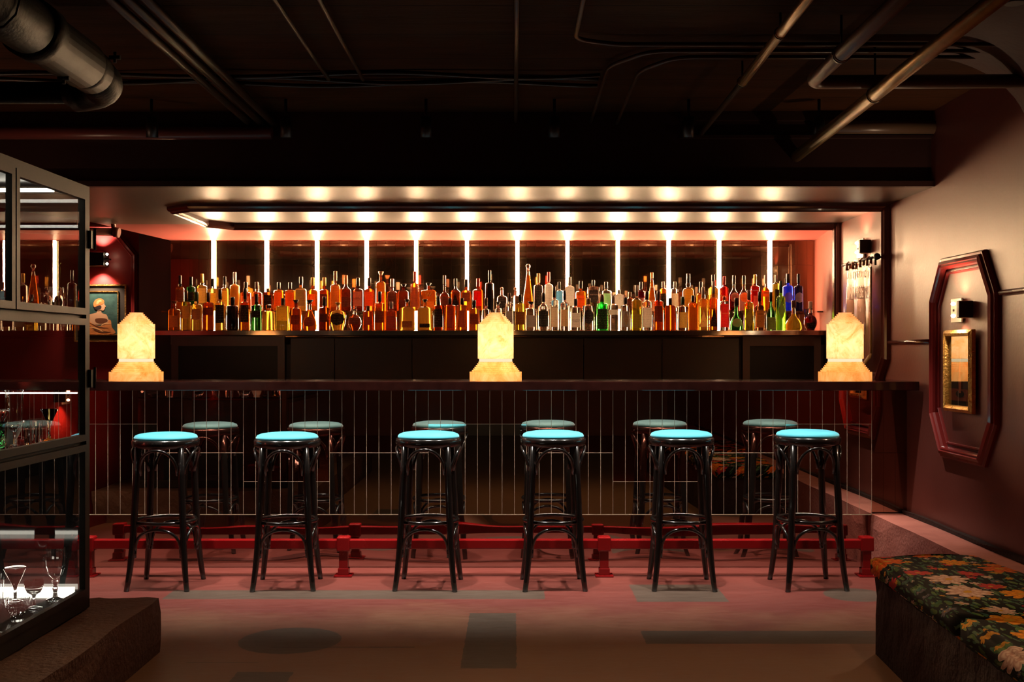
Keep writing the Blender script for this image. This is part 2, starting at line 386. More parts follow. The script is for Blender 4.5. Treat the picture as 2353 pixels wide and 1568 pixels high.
# ------------------------------------------------------------------ room shell
WR = 2.263; CE = 2.55; BH = 2.14; YB = 6.05; YM = 8.4
struct('floor', bx(-5, 2.6, -3.6, 9.4, -.1, 0), M['floor'])
struct('ceiling', bx(-5, 2.6, -3.6, 9.4, CE, CE + .12), M['ceil'])
struct('wall_right', bx(WR, WR + .15, -3.6, 9.4, 0, CE), M['wall'])
struct('wall_behind_camera', bx(-5, 2.6, -3.75, -3.6, 0, CE), M['dark'])
struct('wall_left', bx(-3.35, -3.1, -3.6, 6.0, 0, CE), M['wallred'])
struct('wall_far_left', bx(-4.8, -4.6, 5.0, 9.1, 0, CE), M['wallred'])
b = MB(); b.box(-4.7, -2.82, 8.98, 9.12, 0, CE); struct('wall_far_red', b, M['wallred'])
b = MB(); b.box(-2.82, 2.6, 8.41, 9.12, 0, CE); struct('wall_back', b, M['dark'])
# dropped soffit over the bar
b = MB(); b.prism([(-3.45, YB), (WR, YB), (WR, 8.41), (-2.74, 8.41), (-2.91, 7.66)], BH, CE); o = struct('ceiling_soffit', b, [M['soffit'], M['dark']])
for p in o.data.polygons:
    if p.normal.y < -.9 and p.center.y < YB + .01: p.material_index = 1
b = MB(); b.add([(-2.885, 7.80, BH), (WR, 7.80, BH), (WR, 8.41, BH), (-2.735, 8.41, BH), (-2.58, 8.41, 2.085), (WR, 8.41, 2.085)], [(0, 1, 5, 4), (0, 4, 3), (1, 2, 5), (3, 4, 5, 2), (0, 3, 2, 1)])
struct('trim_1', b, M['cove'])
# plaster ledges high on the bulkhead
b = MB(); b.box(-3.4, WR - .0, YB - .05, YB, BH + .0, BH + .03); struct('trim_2', b, M['dark'])
b = MB(); b.box(.9, WR, YB - .03, YB, 2.405, 2.42); b.box(.9, WR, YB - .03, YB, 2.50, CE); struct('trim_3', b, M['dark'])
# shallow plaster arch in the upper right corner
b = MB(); ring = []
for k in range(13):
    a = math.pi * k / 12; ring.append((3.9 - .95 * math.cos(a), CE - .02 - .0))
vs = []; fs = []
for k in range(13):
    a = math.pi / 2 * k / 12
    for y in (2.4, 4.9): vs.append((WR - .62 * math.cos(a) , y, CE - .42 + .42 * math.sin(a)) if False else (WR - .5 * (1 - math.cos(a)), y, CE - .36 + .36 * math.sin(a)))
for k in range(12): fs.append((2 * k, 2 * k + 1, 2 * k + 3, 2 * k + 2))
b.add(vs, fs, 0, True); struct('ceiling_vault', b, rough_paint('vault_plaster', (.045, .017, .010), (.07, .028, .017), 3, .7, .3, 30, .3))

# mirrored splash behind bottles
b = MB(); g = MB(); w = .0703; x = -2.575; g.box(-2.578, WR, 8.402, 8.41, 1.05, 2.085)
k = 0
while x < WR - .01:
    x1 = min(x + w - .0012, WR)
    j = [1.62, 1.90, 1.76, 1.90][(k // 9) % 4]
    b.box(x, x1, 8.396, 8.401, 1.36, j - .0006); b.box(x, x1, 8.396, 8.401, j + .0006, 2.084)
    x += w; k += 1
o = thing('mirror_splashback', 'wall of narrow smoked mirror tiles behind the bottles and glowing tubes', 'mirror', (0, 8.4, 0))
p_ = b.build('mirror_tiles', M['back_tile'], o); p_.location = (0, -8.4, 0)
p_ = g.build('tile_backing', M['bgrout'], o); p_.location = (0, -8.4, 0)

# moulding that frames the bar ceiling and folds down the right wall
cm = thing('ceiling_moulding', 'long dark glossy moulding framing the soffit and folding down the right wall', 'moulding', (0, 7.2, BH))
pts = [(WR, 6.74), (-1.95, 6.74), (-2.1, 6.87), (-2.1, 7.60), (-1.95, 7.78), (WR, 7.78)]
o = sweep(pts, False, prof(.058, .045), lambda u, v, h: (u, v - 7.2, -h), M['mould'], 'ceiling_rail', cm)
pts = [(6.75, BH), (6.75, 1.22), (6.88, 1.08), (7.62, 1.08), (7.76, 1.22), (7.76, BH)]
o = sweep(pts, False, prof(.085, .045), lambda u, v, h: (WR - h, u - 7.2, v - BH), M['mould'], 'wall_rail', cm)
# big octagon on the right wall
def octagon(u0, u1, v0, v1, cu, cv):
    return [(u0, v0 + cv), (u0, v1 - cv), (u0 + cu, v1), (u1 - cu, v1), (u1, v1 - cv), (u1, v0 + cv), (u1 - cu, v0), (u0 + cu, v0)]
of = thing('octagonal_wall_moulding', 'tall glossy red octagonal moulding on right wall around a sconce and gilt frame', 'moulding', (WR, 5.6, 1.2))
sweep(octagon(5.22, 5.97, .73, 1.71, .13, .19), True, prof(.062, .045), lambda u, v, h: (-h, u - 5.6, v - 1.2), M['mouldred'], 'outer_moulding', of)
sweep(octagon(5.262, 5.928, .778, 1.662, .118, .175), True, prof(.016, .014), lambda u, v, h: (-h, u - 5.6, v - 1.2), M['mouldred'], 'inner_bead', of)
b = MB(); b.tube([(WR - .012, 6.69, 1.306), (WR - .012, 6.03, 1.306)], .013, 10)
tag(b.build('chair_rail', M['mould']), 'short glossy rail on right wall between the corner trim and octagon', 'rail')
b = MB(); b.tube([(WR - .012, 5.16, 1.525), (WR - .012, 1.5, 1.525)], .013, 10)
tag(b.build('chair_rail', M['mould']), 'glossy rail on right wall running toward viewer from the octagon', 'rail')
# ledge and kerbs
def rough_block(name, poly, z0, z1, m, amp=.006, **k):
    mb = MB(); mb.prism(poly, z0, z1); o = mb.build(name, m)
    bm = bmesh.new(); bm.from_mesh(o.data); bmesh.ops.triangulate(bm, faces=[f for f in bm.faces if len(f.verts) > 4])
    for _ in range(5):
        ed = [e for e in bm.edges if e.calc_length() > .09]
        if not ed: break
        bmesh.ops.subdivide_edges(bm, edges=ed, cuts=1, use_grid_fill=True)
    rnd = random.Random(3)
    for v in bm.verts:
        if v.co.z > z0 + .02: v.co += Vector((rnd.uniform(-amp, amp), rnd.uniform(-amp, amp), rnd.uniform(-amp, 0)))
    bm.to_mesh(o.data); bm.free(); return o
o = rough_block('wall_ledge', [(2.058, -1), (WR, -1), (WR, 6.49), (2.058, 6.49)], 0, .322, M['ledge'], .005)
o['kind'] = 'structure'; o.name = 'trim_4'
o = rough_block('trim_4b', [(2.245, -1), (WR, -1), (WR, 6.41), (2.235, 6.41)], .318, .345, M['block'], .010); o['kind'] = 'structure'; o.name = 'trim_5'
o = rough_block('concrete_plinth', [(-3.085, 1.2), (-1.475, 1.2), (-1.475, 4.66), (-3.085, 4.66)], 0, .23, M['step'], .007)
tag(o, 'low worn brown concrete plinth under the glass cabinet', 'plinth')

# ------------------------------------------------------------------ bar
bar = thing('bar_counter', 'long bar with oxblood stone top and mirrored tile front', 'bar', (0, 6.4, 0))
def bp(mb, name, m, **k): o = mb.build(name, m, bar, **k); o.location = (0, -6.4, 0); return o
bp(bx(-3.05, 2.235, 6.15, 6.62, 1.037, 1.087), 'counter_top', M['counter'], bevel=.003)
bp(bx(-3.05, WR - .002, 6.432, 6.62, .325, 1.037), 'counter_body', M['dark'])
bp(bx(-3.05, 2.056, 6.478, 6.6, 0.002, .324), 'kick_body', M['dark'])
px_edges = [36, 205, 373, 571, 770, 970, 1198, 1400, 1600, 1802, 2003]
js = [1041, 975, 1041, 1107, 1041, 975, 1041, 1107, 1041, 975]
up, lo, gr = MB(), MB(), MB(); T = .0708
xr = X(2003, 6.42); xs = [xr - T * i for i in range(0, 72)]
gr.box(-3.05, xr, 6.4235, 6.432, .315, 1.037)
for i in range(71):
    x1, x0 = xs[i], xs[i + 1]
    if x0 < -3.05: break
    pc = PX + (x0 + x1) / 2 * F / 6.42
    j = 1041
    for a, c, q in zip(px_edges, px_edges[1:], js):
        if a <= pc < c: j = q
    zj = Z(j, 6.42); g_ = .0009
    lo.box(x0 + g_, x1 - g_, 6.421, 6.4238, .3165, zj - g_); up.box(x0 + g_, x1 - g_, 6.421, 6.4238, zj + g_, 1.036)
    gr.box(x0 - g_, x0 + g_, 6.4198, 6.424, .315, 1.036); gr.box(x0 + g_, x1 - g_, 6.4198, 6.424, zj - g_, zj + g_)
gr.box(xr - g_, xr + g_, 6.4198, 6.424, .315, 1.036); gr.box(-3.05, xr, 6.4185, 6.424, .3125, .316)
tag(bp(up, 'upper_mirror_tiles', M['upper_tile']), 'bronze tinted mirror tiles'); tag(bp(lo, 'lower_mirror_tiles', M['lower_tile']), 'grey mirror tiles'); bp(gr, 'tile_edges', M['grout'])
sd = MB(); zj = Z(1041, 6.43)
for i in range(3):
    x0 = xr + .002 + i * .0683; sd.box(x0, x0 + .0673, 6.428, 6.4318, .326, zj - .001); sd.box(x0, x0 + .0673, 6.428, 6.4318, zj + .001, 1.036)
tag(bp(sd, 'end_mirror_tiles', M['side_tile']), 'smoked mirror tiles at the wall end')
cl_ = bp(bx(-2.95, 2.0, 6.25, 6.264, 1.0358, 1.0368), 'added_counter_glow', emit('added_counter_emitter', (1., .76, .56), 8))  # unseen glowing strip and area light, added to brighten floor, rail and tile edges
l = bpy.data.lights.new('added_counter_fill', 'AREA'); l.shape = 'RECTANGLE'; l.size = 4.9; l.size_y = .012; l.energy = 17; l.color = (1., .78, .60); l.spread = R(80)
lo_ = bpy.data.objects.new('added_counter_fill', l); col.objects.link(lo_); lo_.parent = bar; lo_.location = (-.475, 6.257 - 6.4, 1.035)
k_ = MB(); k_.quad((-2.9, 6.4775, .002), (2.056, 6.4775, .002), (2.056, 6.4775, .3145), (-2.9, 6.4775, .3145)); bp(k_, 'kick_mirror', M['kick'])

# foot rail
fr = thing('foot_rail', 'red enamel square foot rail on posts in front of the bar', 'foot rail', (0, 6.235, 0))
bx(-2.39, 1.96, -.024, .024, .153, .204).build('rail', M['red'], fr, bevel=.005)
for xx in (-2.37, -.947, .505, 1.967):
    q = MB(); q.box(xx - .024, xx + .024, -.024, .024, .008, .15); q.prism([(xx - .03, -.03), (xx + .03, -.03), (xx + .03, .03), (xx - .03, .03)], .006, .045); q.build('post', M['red'], fr, bevel=.003)
    bx(xx - .036, xx + .036, -.036, .036, .140, .221).build('post_cap', M['red'], fr, bevel=.008)
    bx(xx - .05, xx + .05, -.05, .05, 0, .008).build('base_plate', M['red'], fr, bevel=.002)

# ------------------------------------------------------------------ stools
def make_stool():
    t = thing('bar_stool', 'x', 'bar stool')
    q = MB(); pr = [(.12, .742), (.162, .742), (.172, .747), (.175, .76), (.175, .776), (.171, .784), (.158, .786), (.12, .786)]
    q.lathe(pr, 48); q.build('seat_frame', M['black_wood'], t)
    q = MB(); pr = [(.155, .780), (.164, .787), (.164, .795), (.158, .804), (.142, .811), (.11, .816), (.06, .818), (0.0001, .819)]
    q.lathe(pr, 48); q.build('seat_cushion', M['teal'], t)
    def leg_xy(z):
        for (z0, h0), (z1, h1) in zip(LP, LP[1:]):
            if z0 <= z <= z1: return h0 + (h1 - h0) * (z - z0) / (z1 - z0)
        return LP[-1][1]
    LP = [(0, .158), (.05, .151), (.10, .145), (.16, .139), (.22, .134), (.30, .130), (.45, .124), (.60, .118), (.745, .112)]
    for sx in (-1, 1):
        for sy in (-1, 1):
            q = MB(); q.tube([(sx * h, sy * h, z) for z, h in LP], [.0135, .0145, .0155, .017, .018, .018, .018, .018, .017], 14)
            q.build('leg', M['black_wood'], t)
    q = MB(); q.tube([(.155 * math.cos(a), .155 * math.sin(a), .350) for a in [2 * math.pi * i / 40 for i in range(40)]], .0105, 10, closed=True)
    q.build('foot_ring', M['black_wood'], t)
    for k in range(4):
        c, s = math.cos(k * math.pi / 2), math.sin(k * math.pi / 2)
        rot = lambda x, y, z: (x * c - y * s, x * s + y * c, z)
        # upper bentwood arch
        pts = []
        for i in range(17):
            a = math.pi * i / 16; u = math.cos(a); v = math.sin(a)
            pts.append(rot(-u * .098, -(.122 + .048 * v), .600 + .135 * v ** .75))
        q = MB(); q.tube(pts, .0085, 8); q.build('seat_arch', M['black_wood'], t)
        pts = []
        for i in range(17):
            a = math.pi * i / 16; u = math.cos(a); v = math.sin(a)
            pts.append(rot(-u * (.115 + .004), -(.133 + .020 * v), .195 + .125 * v ** .7))
        q = MB(); q.tube(pts, .0085, 8)
        for sx in (-1, 1):
            q.tube([rot(sx * .122, -.134, .172), rot(sx * .122, -.135, .215)], .010, 8)
        q.build('leg_arch', M['black_wood'], t)
    return t
st0 = make_stool()
SP = [(-1.862, 5.985, 0, 1.0, 'teal velvet bar stool nearest the glass cabinet, far left of row'),
      (-1.212, 5.985, 3, 1.001, 'teal velvet bar stool second from left, before the left foot rail post'),
      (-.455, 5.985, -3, 1.008, 'teal velvet bar stool third from left, just left of the middle lamp'),
      (.212, 5.985, 2, 1.012, 'teal velvet bar stool just right of middle lamp, left of rail post'),
      (.898, 5.985, -2, 1.014, 'teal velvet bar stool second from right, beside the dark floor rectangle'),
      (1.575, 5.985, 4, 1.018, 'teal velvet bar stool nearest the floral bench, far right of row')]
for i, (x_, y_, a, zs, lab) in enumerate(SP):
    o = st0 if i == 0 else copy_tree(st0)
    o.location = (x_, y_, 0); o.rotation_euler = (0, 0, R(a)); o.scale = (1, 1, zs)
    tag(o, lab, 'bar stool', 'bentwood stools along the bar')

# ------------------------------------------------------------------ alabaster lamps
def make_lamp():
    t = thing('table_lamp', 'x', 'lamp')
    def sq(prof_):
        mb = MB()
        S_ = 48; vs = []; fs = []
        for w_, z_ in prof_:
            h_ = w_ / 2; vs += [(h_ * math.cos(2 * math.pi * k / S_), h_ * math.sin(2 * math.pi * k / S_), z_) for k in range(S_)]
        for i in range(len(prof_) - 1):
            for k in range(S_): fs.append((S_ * i + k, S_ * i + (k + 1) % S_, S_ * i + S_ + (k + 1) % S_, S_ * i + S_ + k))
        mb.add(vs, fs); return mb
    p = [(.294, .0), (.294, .050)]; w_ = .268; z_ = .050
    for i in range(6): p += [(w_ - .007, z_), (w_ - .007, z_ + .0022), (w_, z_ + .0028), (w_, z_ + .0095)]; z_ += .0095; w_ -= .0145
    sq(p).build('stepped_base', M['alab_base'], t)
    sq([(.187, z_), (.187, z_ + .017)]).build('glow_seam', M['alab_ring'], t); z_ += .017
    q = sq([(.187, z_), (.202, z_ + .001), (.202, z_ + .196), (.18, z_ + .196)]); q.build('lamp_body', M['alab'], t); zb = z_; z_ += .196
    p = []; w_ = .178
    for i in range(7): p += [(w_ - .007, z_), (w_ - .007, z_ + .0022), (w_, z_ + .0028), (w_, z_ + .0092)]; z_ += .0092; w_ -= .0172
    m_ = sq(p); n_ = len(m_.v); m_.f.append(tuple(range(n_ - 48, n_))); m_.mi.append(0); m_.sm.append(False)
    m_.build('stepped_cap', M['alab'], t)
    for nm_, zz, pw in (('lamp_light', zb + .09, .50), ('base_light', .05, .32)):
        l = bpy.data.lights.new(nm_, 'POINT'); l.energy = pw; l.color = (1, .80, .52); l.shadow_soft_size = .035
        lo_ = bpy.data.objects.new(nm_, l); col.objects.link(lo_); lo_.parent = t; lo_.location = (0, 0, zz)
    return t
lp0 = make_lamp()
for i, (px, lab) in enumerate(((314, 'glowing stepped alabaster lamp on bar near the portrait, leftmost of three'), (1139, 'glowing stepped alabaster lamp in middle of the bar counter'), (1941, 'glowing stepped alabaster lamp on bar beside the hanging banner'))):
    o = lp0 if i == 0 else copy_tree(lp0)
    o.location = (X(px, 6.32), 6.315, 1.0875); tag(o, lab, 'lamp', 'alabaster lamps on the bar')

# ------------------------------------------------------------------ back bar
bb = thing('back_counter', 'dark back counter with steel doors under the bottle shelf', 'cabinet', (0, 8.2, 0))
def b2(mb, name, m, **k): o = mb.build(name, m, bb, **k); o.location = (0, -8.2, 0); return o
b2(bx(-2.575, WR - .003, 8.02, 8.39, .02, 1.30), 'carcass', M['dark'])
for a, c in ((668, 768), (770, 946), (948, 1120), (1122, 1340), (1342, 1520), (1522, 1698)):
    b2(bx(X(a, 8.0), X(c, 8.0), 7.995, 8.018, .12, 1.345), 'door', M['fridge'], bevel=.002)
for a, c in ((395, 655), (1706, 1885)):
    q = MB(); x0, x1 = X(a, 8), X(c, 8)
    q.box(x0, x1, 7.985, 8.018, 1.29, 1.36); q.box(x1 - .05, x1, 7.985, 8.018, .1, 1.29); q.box(x0, x0 + .05, 7.985, 8.018, .1, 1.29)
    b2(q, 'door_frame', M['soffit'])
    b2(bx(x0 + .05, x1 - .05, 8.0, 8.006, .1, 1.29), 'glass_door', M['blackm'])
SH = 1.400
tag(bx(-2.572, WR - .003, 7.95, 8.392, SH - .034, SH).build('bottle_shelf', M['steel'], bevel=.002), 'long brushed steel shelf holding the front row of bottles', 'shelf')
RS = SH + .145
rsr = thing('shelf_riser', 'clear glass riser raising the back row of bottles', 'shelf', (0, 8.2, SH))
q = bx(-2.56, WR - .01, -.075, .09, .135, .145); q.build('glass_plate', M['shelfglass'], rsr)
for i in range(9):
    xx = -2.5 + i * .585
    q = MB(); q.tube([(xx, .07, 0), (xx, .07, .135)], .006, 8); q.build('support_post', M['steel'], rsr)
# light tubes
xst = [490, 612, 728, 842, 956, 1073, 1189, 1304, 1420, 1537, 1653, 1770]
nth = ['far left', 'second from left', 'third from left', 'fourth from left', 'fifth from left', 'just left of the middle lamp', 'just right of the middle lamp', 'fifth from right', 'fourth from right', 'third from right', 'second from right', 'far right']
for i, px in enumerate(xst):
    t = thing('light_tube', 'vertical warm white light tube behind bottles, %s' % nth[i], 'light', (X(px, 8.378), 8.378, SH), group='light tubes on the mirror splashback')
    q = MB(); q.tube([(0, 0, .0), (0, 0, .682)], .0125, 14); q.build('glowing_tube', M['strip'], t)
    bx(-.012, .012, .0128, .0168, .0, .684).build('tube_backplate', M['steel'], t)

# ------------------------------------------------------------------ bottles
LQ = dict(amber=(.88, .33, .05), gold=(1., .68, .20), dark=(.48, .11, .02), redam=(.82, .20, .03), orange=(1., .40, .05), clear=(.98, .98, .96), green=(.02, .50, .06), dkgreen=(.02, .10, .02),
          red=(.85, .03, .02), blue=(.03, .07, .9), navy=(.02, .02, .10), pink=(.98, .55, .48), olive=(.75, .65, .10), dkred=(.30, .01, .03), brown=(.16, .05, .02), yellow=(1., .80, .18), lime=(.35, .85, .08))
LM = {}
def liquid(name, c):
    m, nt, b = nm(name); b.inputs['Base Color'].default_value = (*c, 1); b.inputs['Roughness'].default_value = .02; b.inputs['Transmission Weight'].default_value = 1.; b.inputs['IOR'].default_value = 1.4
    tp = N(nt, 'ShaderNodeBsdfTransparent', Color=(*c, 1)); tl = N(nt, 'ShaderNodeBsdfTranslucent', Color=(*c, 1))
    m1 = N(nt, 'ShaderNodeMixShader', Fac=.12); m2 = N(nt, 'ShaderNodeMixShader', Fac=.5)
    nt.links.new(tp.outputs[0], m2.inputs[1]); nt.links.new(tl.outputs[0], m2.inputs[2]); nt.links.new(b.outputs[0], m1.inputs[1]); nt.links.new(m2.outputs[0], m1.inputs[2])
    nt.links.new(m1.outputs[0], nt.nodes['Material Output'].inputs[0]); return m
for k, c in LQ.items(): LM[k] = liquid('bottle_' + k, c)
def inner_liquid(name, c):
    m, nt, b = nm(name); nt.nodes.remove(b)
    rf = N(nt, 'ShaderNodeBsdfRefraction', Color=(*[q ** .8 for q in c], 1), IOR=.93, Roughness=.0); tl = N(nt, 'ShaderNodeBsdfTranslucent', Color=(*c, 1)); ms = N(nt, 'ShaderNodeMixShader', Fac=.10)
    nt.links.new(rf.outputs[0], ms.inputs[1]); nt.links.new(tl.outputs[0], ms.inputs[2]); nt.links.new(ms.outputs[0], nt.nodes['Material Output'].inputs[0]); return m
IL = {k: inner_liquid('liquid_' + k, c) for k, c in LQ.items() if k != 'clear'}
LM['clear'] = pbr('bottle_clear_glass', (.98, .98, .96), .02, trans=1., ior=1.42)
LM['black'] = pbr('bottle_black', (.006, .006, .006), .12, spec=.6)
LM['opal'] = pbr('bottle_opaque_yellow', (.95, .50, .05), .3)
LM['opal'].node_tree.nodes['Principled BSDF'].inputs['Transmission Weight'].default_value = .3
CC = dict(k=(.012, .012, .012), n=(.20, .09, .03), o=(.65, .28, .06), r=(.35, .02, .015), g=(.55, .40, .12), w=(.75, .70, .60), s=(.35, .33, .30), t=(.10, .045, .03), G=(.01, .05, .02), y=(.7, .5, .1))
CM = {k: pbr('cap_' + k, c, .4) for k, c in CC.items()}
LB = dict(tan=(.42, .27, .13), cream=(.62, .52, .36), white=(.75, .70, .62), brown=(.13, .055, .03), black=(.012, .010, .009), mauve=(.25, .13, .13), green=(.22, .50, .22), blue=(.08, .30, .55), gold=(.50, .32, .07), grey=(.20, .17, .15), red=(.70, .02, .02), yellow=(.70, .48, .12), orange=(.70, .22, .05), olive=(.28, .25, .10))
LBM = {}
for k, c in LB.items():
    m, nt, b_ = nm('paper_label_' + k); tc = N(nt, 'ShaderNodeTexCoord'); mp = N(nt, 'ShaderNodeMapping'); mp.inputs['Scale'].default_value = (160, 160, 260)
    nt.links.new(tc.outputs['Object'], mp.inputs[0]); v = N(nt, 'ShaderNodeTexNoise', Scale=1., Detail=2.); nt.links.new(mp.outputs[0], v.inputs[0])
    sx_ = N(nt, 'ShaderNodeSeparateXYZ'); nt.links.new(tc.outputs['Object'], sx_.inputs[0])
    ln = M_(nt, 'GREATER_THAN', M_(nt, 'PINGPONG', sx_.outputs[2], .006), .0036)
    ink = M_(nt, 'MULTIPLY', ln, M_(nt, 'GREATER_THAN', v.outputs[0], .54))
    dk = tuple(q * .25 for q in c) if sum(c) > .25 else (.32, .27, .20)
    nt.links.new(mixc(nt, M_(nt, 'MULTIPLY', ink, .8), c, dk), b_.inputs['Base Color']); b_.inputs['Roughness'].default_value = .6
    tl = N(nt, 'ShaderNodeBsdfTranslucent', Color=(*[min(1, q * 1.5) for q in c], 1)); ms = N(nt, 'ShaderNodeMixShader', Fac=.4)
    nt.links.new(b_.outputs[0], ms.inputs[1]); nt.links.new(tl.outputs[0], ms.inputs[2]); nt.links.new(ms.outputs[0], nt.nodes['Material Output'].inputs[0])
    LBM[k] = m
INK = {k: pbr('ink_' + k, c, .5) for k, c in dict(black=(.01, .01, .01), white=(.8, .75, .65), gold=(.75, .5, .15), red=(.5, .02, .02)).items()}

def profile(kind, r, hb, ht, nr):
    # body radius r, shoulder height hb, neck end height ht (without cap), neck radius nr
    P = [(r * .90, 0), (r * .985, .004), (r, .012)]
    if kind == 'cone': return P[:2] + [(r * 1.0, .02), (r * .85, ht * .35), (r * .45, ht * .75), (nr, ht * .93), (nr, ht)]
    if kind == 'ball':
        P = [(r * .5, 0), (r * .62, .006)]; c = hb * .52
        for i in range(1, 10):
            a = -1.0 + i * .255; P.append((r * math.cos(a), c + c * .98 * math.sin(a)))
        return P + [(nr, hb * 1.05), (nr, ht)]
    if kind == 'inv': return [(r * .78, 0), (r * .8, .006), (r * .93, hb * .5), (r, hb * .93), (r * .96, hb * .98), (nr * 1.1, hb * 1.03), (nr, hb * 1.08), (nr, ht)]
    if kind == 'slope':
        for i in range(7):
            t = i / 6; P.append((nr + (r - nr) * (1 - (3 * t * t - 2 * t ** 3)), hb + (ht - hb) * .62 * t))
        return P + [(nr, ht)]
    if kind == 'pear': return [(r * .8, 0), (r * .97, .01), (r, hb * .25), (r * .93, hb * .5), (r * .66, hb * .8), (nr * 1.4, hb * .98), (nr, hb * 1.12), (nr, ht)]
    if kind == 'vase': return [(r * .62, 0), (r * .66, .006), (r * .9, hb * .4), (r, hb * .78), (r * .85, hb * .95), (nr * 1.3, hb * 1.05), (nr, hb * 1.15), (nr, ht)]
    sh = min((ht - hb) * .45, r * .9)
    for i in range(1, 6):
        a = math.pi / 2 * i / 5; P.append((nr + (r - nr) * math.cos(a), hb - sh * .15 + sh * math.sin(a)))
    if kind == 'bulb':
        z0 = hb + sh * .85; P += [(nr * 1.05, z0 + .004), (nr * 1.45, z0 + (ht - z0) * .35), (nr * 1.15, z0 + (ht - z0) * .75), (nr, ht)]
        return P
    P.append((nr, ht)); return P
def r_at(P, z):
    for (r0, z0), (r1, z1) in zip(P, P[1:]):
        if z0 <= z <= z1: return r0 + (r1 - r0) * (z - z0) / max(z1 - z0, 1e-6)
    return P[-1][0]
ZM = {1: (380, 600, 6.192), 2: (740, 600, 6.192), 3: (1100, 590, 6.192), 4: (1450, 600, 5.229)}
